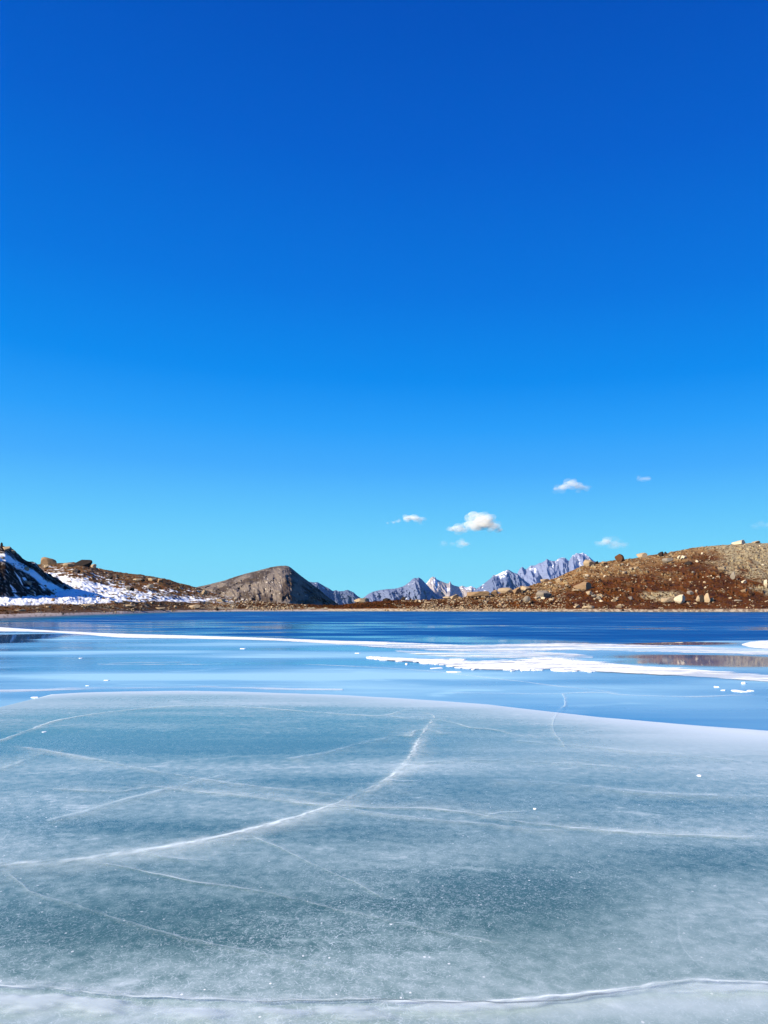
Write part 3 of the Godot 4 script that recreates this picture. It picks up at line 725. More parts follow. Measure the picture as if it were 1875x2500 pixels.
func scatter(called: String, mesh: Mesh, mat: Material, count: int, start: int, where: Callable) -> void:
	var rng := RandomNumberGenerator.new()
	rng.seed = start
	var mm := MultiMesh.new()
	mm.transform_format = MultiMesh.TRANSFORM_3D
	mm.use_colors = true
	mm.mesh = mesh
	var all: Array = []
	var tints: Array = []
	for k in count:
		var p = where.call(rng)
		if p == null:
			continue
		var at := on_land(p[0], p[1])
		var s: float = p[2]
		var b := Basis(Vector3.UP, rng.randf() * TAU).scaled(Vector3(s, s * p[3], s * rng.randf_range(0.7, 1.1)))
		all.append(Transform3D(b, at - Vector3(0, s * 0.1, 0)))
		var t := rng.randf_range(0.6, 1.1)
		if called == "heath":
			tints.append(lin(112, 66, 30).lerp(lin(52, 36, 18), rng.randf()))
		else:
			tints.append(Color(t, t, t))
	mm.instance_count = all.size()
	for k in all.size():
		mm.set_instance_transform(k, all[k])
		mm.set_instance_color(k, tints[k])
	var o := MultiMeshInstance3D.new()
	o.multimesh = mm
	o.material_override = mat
	o.name = called
	add_child(o, true)
	o.set_meta("kind", "stuff")
	o.set_meta("label", {"rubble": "pale rubble scattered over the shore hills", "heath": "brown heath tufts covering the shore hills"}[called])

# ---------------------------------------------------------------- the lake
var T_edge := PackedVector2Array([Vector2(-140, 108), Vector2(-80, 104), Vector2(-60, 96), Vector2(-44, 80), Vector2(-36, 68)])   # open-water edge of the thin ice: x, distance
var T_rim := PackedVector2Array([Vector2(-40, -6), Vector2(-22, 2), Vector2(-14, 7), Vector2(-9, 10.6)])    # rim of the near sheet

func lake() -> void:
	for p in PackedVector2Array([Vector2(-30.94, -61.15), Vector2(-24.24, -53.64), Vector2(-15.94, -46.32), Vector2(-11.49, -43.68), Vector2(-6.37, -40.23), Vector2(-2.77, -37.29), Vector2(0.24, -35.55), Vector2(3.42, -32.88), Vector2(5.67, -33.60), Vector2(8.20, -34.35), Vector2(10.20, -33.60), Vector2(12.56, -35.14), Vector2(15.56, -36.84), Vector2(19.10, -37.75)]):
		T_edge.append(Vector2(p.x, -p.y))
	T_edge.append_array(PackedVector2Array([Vector2(26, 38), Vector2(42, 43), Vector2(140, 70)]))
	for p in PackedVector2Array([Vector2(-6.29, -12.43), Vector2(-6.46, -13.77), Vector2(-6.23, -14.29), Vector2(-5.79, -14.56), Vector2(-4.92, -14.77), Vector2(-3.89, -14.84), Vector2(-2.76, -14.70), Vector2(-1.67, -14.42), Vector2(-0.67, -14.09), Vector2(0.17, -13.71), Vector2(1.02, -13.24), Vector2(1.79, -12.74), Vector2(2.54, -11.99), Vector2(3.24, -11.28), Vector2(3.79, -10.92), Vector2(4.32, -10.58), Vector2(5.11, -10.09)]):
		T_rim.append(Vector2(p.x, -p.y))
	T_rim.append_array(PackedVector2Array([Vector2(8, 8.8), Vector2(14, 7), Vector2(25, 3), Vector2(45, -6)]))
	water()
	thin_ice()
	near_ice()

func noise_bytes(s: int, w: int, h: int, freq: float, octaves: int, to_w: int, to_h: int, kind := FastNoiseLite.FRACTAL_FBM, warp := 0.0) -> PackedByteArray:
	var n := FastNoiseLite.new()
	n.seed = s
	n.noise_type = FastNoiseLite.TYPE_SIMPLEX_SMOOTH
	n.frequency = freq
	n.fractal_type = kind
	n.fractal_octaves = octaves
	if warp > 0.0:
		n.domain_warp_enabled = true
		n.domain_warp_amplitude = warp
		n.domain_warp_frequency = freq * 0.7
	var im := n.get_seamless_image(w, h, false, false, 0.15, true)
	if to_w != w or to_h != h:
		im.resize(to_w, to_h, Image.INTERPOLATE_CUBIC)
	im.convert(Image.FORMAT_L8)
	return im.get_data()

func water() -> void:
	var us := columns(-2.6, 2.6, 0.01)
	var ts := PackedFloat32Array()
	for i in 90:
		ts.append(pow(i / 89.0, 1.6))
	var pos := PackedVector3Array()
	var col := PackedColorArray()
	var uv := PackedVector2Array()
	for t in ts:
		for u in us:
			var far := along(T_shore, u) + 14.0
			var d := lerpf(8.0, far, t)
			pos.append(Vector3(u * d, -0.1, -d))
			uv.append(Vector2(u * d, d))
			var depth := along(T_shore, u) - d
			var shoal: float = 30.0 if u > -0.1 else lerpf(30.0, 26.0, 1.0)
			var c := lin(0, 74, 140)
			c = c.lerp(lin(0, 84, 104), smoothstep(60.0, 10.0, depth))
			var wide := smoothstep(-0.2, -0.32, u)
			c = c.lerp(lin(82, 92, 104), smoothstep(shoal, 6.0, depth) * (0.25 + 0.7 * wide))
			col.append(c)
	var m := StandardMaterial3D.new()
	m.vertex_color_use_as_albedo = true
	m.roughness = 1.0
	m.metallic_specular = 0.3
	# wind roughens the water in long streaks; a calmer lane lies on the left before the ice
	var w := 1024
	var a := noise_bytes(31, 128, 512, 0.03, 4, w, w, FastNoiseLite.FRACTAL_FBM, 8.0)
	var q := noise_bytes(32, 256, 512, 0.1, 3, w, w)
	var r := PackedByteArray()
	r.resize(w * w)
	for j in w:
		var d := 20.0 + (j + 0.5) / w * 260.0
		for k in w:
			var x := ((k + 0.5) / w - 0.5) * 320.0
			var calm := smoothstep(96.0, 72.0, d + x * 0.2 + (a[j * w + k] - 128) * 0.12) * smoothstep(12.0, -6.0, x + (a[j * w + k] - 128) * 0.1)
			var lane := exp(-pow((d - 58.0 - x * 0.08) / 5.0, 2.0)) * smoothstep(4.0, 14.0, x) * 0.7
			r[j * w + k] = int(clampf(134.0 - 88.0 * maxf(calm, lane) + (a[j * w + k] - 128) * 0.3 + (q[j * w + k] - 128) * 0.9, 30, 230))
	m.roughness_texture = ImageTexture.create_from_image(Image.create_from_data(w, w, false, Image.FORMAT_L8, r))
	m.uv1_scale = Vector3(1.0 / 320.0, 1.0 / 260.0, 1)
	m.uv1_offset = Vector3(0.5, -20.0 / 260.0, 0)
	var o := setting(grid_mesh(pos, col, ts.size(), us.size(), m, uv), "water", "deep blue open water of the lake")
	o.set_meta("kind", "structure")

# a sheet of ice between a near and a far edge, with a face down to the water at the far one
func sheet(near: Callable, far: Callable, xs: PackedFloat32Array, rows: int, top: float, thick: float, mat: Material, tile: Vector2, tile2: float) -> ArrayMesh:
	var pos := PackedVector3Array()
	var uv := PackedVector2Array()
	var uv2 := PackedVector2Array()
	for r in rows + 2:
		for x in xs:
			var t := minf(1.0, float(r) / (rows - 1))
			var d := lerpf(near.call(x), far.call(x), t)
			# the lip is rounded, then drops
			var y := top
			if r == rows - 1:
				y = top - thick * 0.12
			elif r >= rows:
				y = top - thick * (0.6 if r == rows else 1.3)
				d += 0.012 if r == rows else 0.0
			pos.append(Vector3(x, y, -d))
			uv.append(Vector2(x / tile.x + 0.5, d / tile.y))
			uv2.append(Vector2(x, d) / tile2)
	return grid_mesh(pos, PackedColorArray(), rows + 2, xs.size(), mat, uv, uv2)

func wobble(x: float, size: float) -> float:
	return size * (middle.get_noise_2d(x * 4.0, 77.0) + 0.5 * fine.get_noise_2d(x * 1.5, 33.0))

func thin_ice() -> void:
	var w := 1024
	var a := noise_bytes(41, 128, 512, 0.02, 5, w, w, FastNoiseLite.FRACTAL_FBM, 12.0)
	var b := noise_bytes(42, 256, 256, 0.02, 3, w, w)
	var v := noise_bytes(43, 256, 512, 0.025, 4, w, w, FastNoiseLite.FRACTAL_RIDGED, 15.0)
	var rgb := PackedByteArray()
	rgb.resize(w * w * 3)
	var rough := PackedByteArray()
	rough.resize(w * w)
	var clear := [[10.2, 23.2, 3.6, 3.4], [12.4, 34.6, 3.6, 1.7], [-20.5, 38.0, 3.6, 9.0]]
	for i in w * w:
		var x := (float(i % w) / w - 0.5) * 70.0
		var d := float(i / w) / w * 56.0
		var glass := 0.0
		for q in clear:
			glass = maxf(glass, smoothstep(1.15, 0.6, Vector2((x - q[0]) / q[2], (d - q[1]) / q[3]).length() + (a[i] - 128) * 0.003))
		var f := clampf(0.57 + (a[i] - 128) / 128.0 * 0.8 + (b[i] - 128) / 128.0 * 0.35 + maxf(0.0, (v[i] - 205) / 50.0) * 0.35, 0.0, 1.0)
		f *= 1.0 - 0.9 * glass
		rgb[i * 3] = int(lerpf(56, 168, f))
		rgb[i * 3 + 1] = int(lerpf(106, 212, f))
		rgb[i * 3 + 2] = int(lerpf(160, 228, f))
		rough[i] = int(lerpf(lerpf(34, 100, f), 8, glass))
	var m := StandardMaterial3D.new()
	m.albedo_texture = ImageTexture.create_from_image(Image.create_from_data(w, w, false, Image.FORMAT_RGB8, rgb))
	m.roughness = 1.0
	m.roughness_texture = ImageTexture.create_from_image(Image.create_from_data(w, w, false, Image.FORMAT_L8, rough))
	m.metallic_specular = 0.5
	var xs := PackedFloat32Array()
	var x := -140.0
	while x < 140.0:
		xs.append(x)
		x += 0.12 if absf(x) < 34.0 else 2.5
	var o := setting(sheet(func(q): return along(T_rim, q) - 6.0, func(q): return along(T_edge, q) + wobble(q * 0.3, 0.35), xs, 24, -0.03, 0.06, m, Vector2(70, 56), 4.0), "thin_ice", "smooth light blue new ice between the near sheet and the open water")
	o.set_meta("kind", "structure")

func near_ice() -> void:
	var w := 2048
	var span := 16.0
	var a := noise_bytes(51, 512, 512, 0.012, 5, w, w, FastNoiseLite.FRACTAL_FBM, 25.0)
	var b := noise_bytes(52, 128, 1024, 0.012, 6, w, w, FastNoiseLite.FRACTAL_FBM, 30.0)
	var v := noise_bytes(53, 512, 1024, 0.012, 4, w, w, FastNoiseLite.FRACTAL_RIDGED, 40.0)
	var g := noise_bytes(54, 1024, 1024, 0.16, 2, w, w)
	var c := noise_bytes(55, 2048, 2048, 0.05, 4, w, w, FastNoiseLite.FRACTAL_FBM, 10.0)
	# clear and cloudy places in the ice: x, distance, half width, half depth, more (+) or less (-) cloud
	var spots := [[-3.0, 9.9, 3.4, 1.5, -0.30], [0.6, 9.6, 2.0, 1.0, -0.16], [-1.55, 3.75, 0.55, 0.28, -0.34], [-0.9, 3.75, 0.5, 0.2, -0.22], [0.75, 4.3, 0.75, 0.42, -0.26], [0.4, 6.1, 0.9, 0.5, -0.18], [2.0, 6.4, 1.0, 0.5, -0.1], [-0.4, 3.62, 0.5, 0.3, -0.14],
		[-0.25, 4.6, 0.9, 0.5, 0.10], [1.6, 3.7, 0.5, 0.35, 0.14], [-3.6, 8.0, 2.0, 0.8, 0.12], [1.9, 8.6, 2.0, 1.2, 0.16], [4.5, 9.5, 2.4, 1.6, 0.16], [-6.5, 12.0, 2.2, 1.6, 0.18], [1.0, 5.2, 1.6, 0.35, 0.08], [1.1, 3.12, 0.7, 0.1, 0.12]]
	var T_foot := PackedVector2Array()
	for p in PackedVector2Array([Vector2(-1.77, -3.29), Vector2(-1.65, -3.26), Vector2(-1.39, -3.24), Vector2(-1.22, -3.20), Vector2(-0.95, -3.17), Vector2(-0.64, -3.15), Vector2(-0.30, -3.14), Vector2(0.02, -3.15), Vector2(0.31, -3.13), Vector2(0.65, -3.17), Vector2(0.94, -3.22), Vector2(1.25, -3.30), Vector2(1.54, -3.31), Vector2(1.79, -3.30)]):
		T_foot.append(Vector2(p.x, -p.y))
	var lay := PackedFloat32Array()
	var cw := 1024
	lay.resize(cw * cw)
	for j in cw:
		for i in cw:
			var x := (float(i) / cw - 0.5) * span
			var d := float(j) / cw * span
			var s := 0.0
			for q in spots:
				var t := Vector2((x - q[0]) / q[2], (d - q[1]) / q[3]).length_squared()
				if t < 4.0:
					s += q[4] * exp(-t)
			var in_from := along(T_rim, x) - d
			s += 0.66 * exp(-maxf(in_from, 0.0) / (1.45 + 0.15 * clampf(x + 1.0, 0.0, 4.0)))
			var foot := along(T_foot, x)
			s += 0.26 * smoothstep(foot + 0.03, foot - 0.06, d + 0.05 * middle.get_noise_2d(x * 9.0, d * 9.0))
			lay[j * cw + i] = s
	var li := Image.create_from_data(cw, cw, false, Image.FORMAT_RF, lay.to_byte_array())
	li.resize(w, w, Image.INTERPOLATE_BILINEAR)
	lay = li.get_data().to_float32_array()
	var rgb := PackedByteArray()
	rgb.resize(w * w * 3)
	var rough := PackedByteArray()
	rough.resize(w * w)
	var cr := PackedByteArray()
	var cg := PackedByteArray()
	var cb := PackedByteArray()
	for k in 256:
		var f := k / 255.0
		cr.append(int(lerpf(69, 224, f)))
		cg.append(int(lerpf(101, 232, f)))
		cb.append(int(lerpf(92, 236, f)))
	# hairline fractures of every length, most of them healed and faint
	var veins := PackedByteArray()
	veins.resize(w * w)
	var rng := RandomNumberGenerator.new()
	rng.seed = 17
	for k in 1500:
		var px := rng.randf() * w
		var py := rng.randf() * w
		var way := rng.randf() * TAU
		var bend := rng.randf_range(-0.006, 0.006)
		var length := int(20.0 + 260.0 * pow(rng.randf(), 3.0))
		var white := rng.randf_range(16, 60) if k % 6 else rng.randf_range(40, 90)
		for q in length:
			px += cos(way)
			py += sin(way)
			way += bend + rng.randf_range(-0.07, 0.07)
			if rng.randf() < 0.006:
				way += rng.randf_range(-0.7, 0.7)
			var at := (int(py) & 2047) * w + (int(px) & 2047)
			var b1 := int(white * sin(PI * q / length) * (0.6 + 0.4 * rng.randf()))
			veins[at] = maxi(veins[at], b1)
			var at2 := ((int(py) + 1) & 2047) * w + (int(px) & 2047)
			veins[at2] = maxi(veins[at2], b1 >> 1)
	for i in w * w:
		var lift := lay[i]
		var calm := 1.0 - minf(1.0, maxf(0.0, lift) * 1.6)
		var f := 0.30 + lift + calm * ((a[i] - 128) * 0.0008 + (b[i] - 128) * 0.0027 + (g[i] - 128) * 0.0008 + (c[i] - 128) * 0.0012 + veins[i] * 0.0018)
		var e: int = v[i] - 200
		if e > 0:
			f += e * 0.006 * calm
		var k := clampi(int(f * 255.0), 0, 255)
		rgb[i * 3] = cr[k]
		rgb[i * 3 + 1] = cg[k]
		rgb[i * 3 + 2] = cb[k]
		rough[i] = 36 + (k >> 2)
	var m := StandardMaterial3D.new()
	m.albedo_texture = ImageTexture.create_from_image(Image.create_from_data(w, w, false, Image.FORMAT_RGB8, rgb))
	m.roughness = 1.0
	m.roughness_texture = ImageTexture.create_from_image(Image.create_from_data(w, w, false, Image.FORMAT_L8, rough))
	m.metallic_specular = 0.5
	m.detail_enabled = true
	m.detail_albedo = hair_texture()
	var thin := noise_bytes(58, 256, 256, 0.02, 4, 512, 512)
	for i in thin.size():
		thin[i] = clampi(int((thin[i] - 40) * 1.7), 120, 255)
	m.detail_mask = ImageTexture.create_from_image(Image.create_from_data(512, 512, false, Image.FORMAT_L8, thin))
	m.detail_uv_layer = BaseMaterial3D.DETAIL_UV_2
	m.detail_blend_mode = BaseMaterial3D.BLEND_MODE_MIX
	var xs := PackedFloat32Array()
	var x := -40.0
	while x < 45.0:
		xs.append(x)
		x += 0.06 if absf(x) < 10.0 else 0.8
	var mesh := sheet(func(q): return -12.0 + 0.0 * q, func(q): return along(T_rim, q) + wobble(q, 0.05), xs, 30, 0.0, 0.05, m, Vector2(span, span), 4.0)
	var o := setting(mesh, "ice_sheet", "clear near ice sheet veined with frosty cracks")
	ice_cracks(o)

# hair-fine scratches and bright bubbles frozen in the ice, four metres square
func hair_texture() -> ImageTexture:
	var w := 2048
	var px := PackedByteArray()
	px.resize(w * w * 4)
	for i in w * w:
		px[i * 4] = 214
		px[i * 4 + 1] = 226
		px[i * 4 + 2] = 230
	var rng := RandomNumberGenerator.new()
	rng.seed = 91
	for k in 150000:
		var x := rng.randf() * w
		var y := rng.randf() * w
		var a := rng.randf() * TAU
		var turn := rng.randf_range(-0.12, 0.12)
		var n := rng.randi_range(2, 10)
		var bright := int(rng.randf_range(40, 140) if rng.randf() < 0.96 else rng.randf_range(110, 220))
		var thick := 1 if rng.randf() < 0.75 else 2
		for s in n:
			x += cos(a) * 1.4
			y += sin(a) * 1.4
			a += turn + rng.randf_range(-0.25, 0.25)
			for j in thick:
				for i in thick:
					var at := ((int(y) + j) & 2047) * w + ((int(x) + i) & 2047)
					px[at * 4 + 3] = maxi(px[at * 4 + 3], bright)
	for k in 260:
		var cx := rng.randi() & 2047
		var cy := rng.randi() & 2047
		var r := rng.randf_range(1.0, 3.4)
		for j in range(-5, 6):
			for i in range(-5, 6):
				if Vector2(i, j * 0.8).length() < r:
					var at := ((cy + j) & 2047) * w + ((cx + i) & 2047)
					px[at * 4] = 250
					px[at * 4 + 1] = 252
					px[at * 4 + 2] = 252
					px[at * 4 + 3] = 240
	return ImageTexture.create_from_image(Image.create_from_data(w, w, false, Image.FORMAT_RGBA8, px))

# a frosty line in the ice: a ribbon a few mm proud, thickest and whitest along its middle
func frost_line(pts: PackedVector2Array, widths: Vector2, alpha: Vector2, y: float, start: int, tint := Color(0.74, 0.86, 0.9)) -> ArrayMesh:
	var curve := Curve2D.new()
	for k in pts.size():
		var dir := (pts[mini(k + 1, pts.size() - 1)] - pts[maxi(k - 1, 0)]) / 6.0
		curve.add_point(pts[k], -dir, dir)
	curve.bake_interval = 0.03
	var line := curve.get_baked_points()
	var pos := PackedVector3Array()
	var col := PackedColorArray()
	# a bright seam, and on one side of it the frost along its slanting plane
	var across := [-0.55, -0.34, -0.18, -0.09, 0.0, 0.09, 0.2, 0.36, 0.56, 0.82, 1.15, 1.6]
	var fade := [0.0, 0.12, 0.3, 0.7, 1.0, 0.74, 0.5, 0.4, 0.28, 0.17, 0.08, 0.0]
	var way := 1.0 if start % 2 else -1.0
	if way < 0.0:
		fade.reverse()
		across.reverse()
	var n := line.size()
	var s := 0.0
	for c in 12:
		for k in n:
			var t := float(k) / (n - 1)
			var dir := (line[mini(k + 1, n - 1)] - line[maxi(k - 1, 0)]).normalized()
			var side := Vector2(-dir.y, dir.x)
			s = k * 0.03
			var wid := 1.7 * lerpf(widths.x, widths.y, t) * (1.0 + 0.7 * middle.get_noise_2d(s * 4.0 + start * 9.0, across[c] * 1.2 + start))
			var p: Vector2 = line[k] + side * (wid * 0.5 * across[c] * way + 0.016 * fine.get_noise_2d(s * 5.0, start))
			pos.append(Vector3(p.x, y + 0.002 * fade[c], p.y))
			var al := minf(1.0, 1.55 * lerpf(alpha.x, alpha.y, t)) * clampf(0.62 + 0.75 * middle.get_noise_2d(s * 3.0, across[c] * 2.0 + start * 5.0) + 0.7 * fine.get_noise_2d(s * 7.0, across[c] * 6.0 + start * 3.0), 0.12, 1.4) * smoothstep(0.0, 0.06, t) * smoothstep(1.0, 0.94, t)
			col.append(Color(tint.r, tint.g, tint.b, clampf(al * fade[c], 0.0, 1.0)))
	var mesh := grid_mesh(pos, col, 12, n, M.snow)
	return mesh

func crack(host: Node3D, label: String, pts: PackedVector2Array, widths: Vector2, alpha: Vector2, y: float, start: int, called := "crack", tint := Color(0.74, 0.86, 0.9)) -> void:
	var o := MeshInstance3D.new()
	o.mesh = frost_line(pts, widths, alpha, y, start, tint)
	o.name = called
	host.add_child(o, true)
	if label:
		o.set_meta("label", label)

func ice_cracks(host: Node3D) -> void:
	crack(host, "broad frosty crack curving from the left edge up to the middle", PackedVector2Array([Vector2(-2.84, -4.79), Vector2(-2.60, -4.82), Vector2(-2.45, -4.85), Vector2(-2.04, -4.93), Vector2(-1.65, -5.12), Vector2(-1.25, -5.38), Vector2(-0.81, -5.80), Vector2(-0.49, -6.21), Vector2(-0.31, -6.51), Vector2(-0.12, -6.86), Vector2(0.01, -7.21), Vector2(0.14, -7.62), Vector2(0.28, -8.31), Vector2(0.37, -8.94), Vector2(0.48, -9.71), Vector2(0.65, -10.73), Vector2(0.75, -11.16)]), Vector2(0.34, 0.15), Vector2(0.55, 0.6), 0.003, 1)
	crack(host, "thin looping crack at the top of the broad one", PackedVector2Array([Vector2(0.75, -11.16), Vector2(0.74, -11.49), Vector2(0.62, -11.76), Vector2(0.50, -11.85)]), Vector2(0.05, 0.04), Vector2(0.6, 0.4), 0.003, 2)
	crack(host, "long arched crack near the rim on the left", PackedVector2Array([Vector2(-4.72, -8.94), Vector2(-4.72, -9.32), Vector2(-4.73, -10.09), Vector2(-4.71, -11.04), Vector2(-4.22, -11.94), Vector2(-3.62, -12.48), Vector2(-3.30, -12.58), Vector2(-2.69, -12.53), Vector2(-2.11, -12.38), Vector2(-1.55, -12.08), Vector2(-0.93, -11.76), Vector2(-0.55, -11.58), Vector2(-0.05, -11.45), Vector2(0.21, -11.85), Vector2(0.37, -12.18), Vector2(0.48, -12.33)]), Vector2(0.1, 0.09), Vector2(0.55, 0.5), 0.0034, 3)
	crack(host, "wavy crack running right from the middle near the rim", PackedVector2Array([Vector2(0.02, -11.49), Vector2(0.29, -11.16), Vector2(0.55, -11.08), Vector2(0.74, -11.04), Vector2(1.00, -10.69), Vector2(1.18, -10.29), Vector2(1.44, -10.16), Vector2(1.69, -9.71), Vector2(2.01, -9.47)]), Vector2(0.09, 0.07), Vector2(0.5, 0.25), 0.0038, 4)
	crack(host, "", PackedVector2Array([Vector2(-4.45, -8.99), Vector2(-3.85, -8.66), Vector2(-3.15, -8.20), Vector2(-2.32, -7.61), Vector2(-1.67, -7.21), Vector2(-1.14, -6.93), Vector2(-0.65, -6.76), Vector2(-0.24, -6.55)]), Vector2(0.16, 0.12), Vector2(0.4, 0.28), 0.0042, 5)
	crack(host, "", PackedVector2Array([Vector2(-3.11, -6.87), Vector2(-2.38, -6.75), Vector2(-2.11, -6.93), Vector2(-1.67, -6.76), Vector2(-1.34, -6.65), Vector2(-0.69, -6.36), Vector2(-0.33, -6.27), Vector2(-0.11, -6.21), Vector2(0.24, -6.19), Vector2(0.45, -6.16), Vector2(0.80, -5.97), Vector2(0.95, -5.85), Vector2(1.13, -5.76), Vector2(1.60, -5.58), Vector2(2.07, -5.48), Vector2(2.47, -5.43), Vector2(2.79, -5.36)]), Vector2(0.16, 0.2), Vector2(0.32, 0.48), 0.0046, 6)
	crack(host, "", PackedVector2Array([Vector2(-0.83, -6.48), Vector2(-0.32, -6.16), Vector2(0.07, -5.99), Vector2(0.42, -5.85), Vector2(0.75, -5.75), Vector2(1.07, -5.62), Vector2(1.39, -5.56)]), Vector2(0.1, 0.14), Vector2(0.25, 0.3), 0.005, 7)
	crack(host, "", PackedVector2Array([Vector2(-1.91, -4.90), Vector2(-1.77, -4.85), Vector2(-1.64, -4.79), Vector2(-1.32, -4.63), Vector2(-1.12, -4.53), Vector2(-0.91, -4.46), Vector2(-0.70, -4.38), Vector2(-0.50, -4.27), Vector2(-0.29, -4.14), Vector2(-0.10, -4.04), Vector2(0.13, -3.91), Vector2(0.43, -3.77), Vector2(0.64, -3.68)]), Vector2(0.035, 0.035), Vector2(0.36, 0.24), 0.0054, 8)
	crack(host, "", PackedVector2Array([Vector2(-2.36, -4.73), Vector2(-2.18, -4.53), Vector2(-2.04, -4.38), Vector2(-1.86, -4.27), Vector2(-1.68, -4.17), Vector2(-1.51, -4.07), Vector2(-1.39, -3.99), Vector2(-1.21, -3.89), Vector2(-1.04, -3.79), Vector2(-0.88, -3.72), Vector2(-0.75, -3.66), Vector2(-0.58, -3.60), Vector2(-0.42, -3.54), Vector2(-0.24, -3.47), Vector2(-0.07, -3.40), Vector2(0.04, -3.32)]), Vector2(0.03, 0.03), Vector2(0.2, 0.16), 0.0058, 9)
	crack(host, "", PackedVector2Array([Vector2(-0.95, -5.44), Vector2(-0.77, -5.24), Vector2(-0.57, -4.99), Vector2(-0.35, -4.72), Vector2(-0.21, -4.55), Vector2(-0.11, -4.43), Vector2(0.01, -4.25)]), Vector2(0.03, 0.03), Vector2(0.32, 0.18), 0.0062, 10)
	crack(host, "", PackedVector2Array([Vector2(2.97, -12.53), Vector2(2.69, -11.76), Vector2(2.39, -10.73), Vector2(2.24, -10.02), Vector2(2.15, -9.13), Vector2(2.09, -8.61)]), Vector2(0.05, 0.05), Vector2(0.3, 0.2), 0.0066, 11)
	crack(host, "", PackedVector2Array([Vector2(0.32, -9.55), Vector2(0.40, -9.99), Vector2(0.53, -10.12), Vector2(0.66, -10.02), Vector2(0.78, -9.74)]), Vector2(0.25, 0.25), Vector2(0.4, 0.25), 0.007, 12)
	for q in [[PackedVector2Array([Vector2(-1.25, -5.38), Vector2(-1.09, -5.35), Vector2(-0.92, -5.36), Vector2(-0.68, -5.31)]), 71], [PackedVector2Array([Vector2(-0.49, -6.21), Vector2(-0.29, -6.16), Vector2(-0.12, -6.04)]), 72], [PackedVector2Array([Vector2(0.01, -7.21), Vector2(0.18, -7.14), Vector2(0.40, -7.18)]), 73], [PackedVector2Array([Vector2(-1.65, -5.12), Vector2(-1.50, -5.00), Vector2(-1.32, -4.93), Vector2(-1.10, -4.90)]), 74], [PackedVector2Array([Vector2(-3.30, -12.58), Vector2(-2.92, -12.96), Vector2(-2.40, -13.18)]), 75], [PackedVector2Array([Vector2(0.80, -5.97), Vector2(0.95, -6.04), Vector2(1.15, -6.07)]), 76]]:
		crack(host, "", q[0], Vector2(0.06, 0.03), Vector2(0.4, 0.2), 0.0068 + 0.00005 * q[1], q[1])
	# wisps blown along the ice
	for q in [[PackedVector2Array([Vector2(-1.09, -8.13), Vector2(-0.85, -8.35), Vector2(-0.63, -8.54), Vector2(-0.37, -8.94), Vector2(-0.19, -9.21), Vector2(0.12, -9.55)]), 13], [PackedVector2Array([Vector2(1.52, -9.32), Vector2(1.93, -9.10), Vector2(2.23, -8.94), Vector2(2.56, -8.76), Vector2(2.87, -8.54), Vector2(3.20, -8.45), Vector2(3.49, -8.26), Vector2(3.75, -8.05)]), 14], [PackedVector2Array([Vector2(0.94, -7.19), Vector2(1.50, -7.08), Vector2(1.97, -6.87), Vector2(2.39, -6.68), Vector2(2.92, -6.59), Vector2(3.37, -6.56)]), 15], [PackedVector2Array([Vector2(-3.87, -7.64), Vector2(-3.83, -8.09), Vector2(-3.81, -8.54), Vector2(-3.60, -8.59)]), 16], [PackedVector2Array([Vector2(-2.61, -5.77), Vector2(-2.41, -6.05), Vector2(-2.21, -6.44), Vector2(-1.92, -6.87), Vector2(-1.52, -7.46)]), 17], [PackedVector2Array([Vector2(0.31, -7.94), Vector2(0.93, -8.09), Vector2(1.57, -8.00), Vector2(2.05, -7.88), Vector2(2.58, -7.68)]), 18]]:
		crack(host, "", q[0], Vector2(0.22, 0.3), Vector2(0.22, 0.22), 0.0072 + 0.0003 * q[1], q[1], "frost_wisp")
	var band := MeshInstance3D.new()
	band.mesh = snow_mesh(PackedVector2Array([Vector2(-1.77, -3.29), Vector2(-1.66, -3.27), Vector2(-1.43, -3.25), Vector2(-1.22, -3.21), Vector2(-0.92, -3.17), Vector2(-0.64, -3.15), Vector2(-0.34, -3.15), Vector2(0.02, -3.15), Vector2(0.36, -3.17), Vector2(0.62, -3.19), Vector2(0.84, -3.22), Vector2(1.02, -3.25), Vector2(1.25, -3.31), Vector2(1.44, -3.32), Vector2(1.79, -3.31)]), PackedVector2Array([Vector2(-1.58, -2.94), Vector2(-1.49, -2.95), Vector2(-1.31, -2.97), Vector2(-1.13, -2.97), Vector2(-0.85, -2.94), Vector2(-0.59, -2.88), Vector2(-0.31, -2.87), Vector2(0.02, -2.91), Vector2(0.34, -3.00), Vector2(0.60, -3.06), Vector2(0.81, -3.10), Vector2(0.98, -3.13), Vector2(1.19, -3.15), Vector2(1.37, -3.16), Vector2(1.70, -3.14)]), Vector2(0.12, 0.5), 0.0122, 60, Vector2(0.9, 0.45), 3.0, Color(0.7, 0.79, 0.82))
	band.name = "frost_band"
	host.add_child(band, true)
	band.set_meta("label", "pale frosted band of ice along the bottom edge")
	# the pressure ridge at the feet: a low frosted step with a dark gap in it
	crack(host, "white frosted pressure ridge along the bottom edge", PackedVector2Array([Vector2(-1.77, -3.29), Vector2(-1.65, -3.26), Vector2(-1.50, -3.25), Vector2(-1.39, -3.24), Vector2(-1.28, -3.21), Vector2(-1.22, -3.20), Vector2(-1.11, -3.18), Vector2(-0.95, -3.17), Vector2(-0.81, -3.16), Vector2(-0.64, -3.15), Vector2(-0.49, -3.14), Vector2(-0.30, -3.15), Vector2(-0.13, -3.15), Vector2(0.02, -3.15)]), Vector2(0.05, 0.05), Vector2(0.7, 0.4), 0.0190, 30, "pressure_ridge", Color(0.82, 0.9, 0.93))
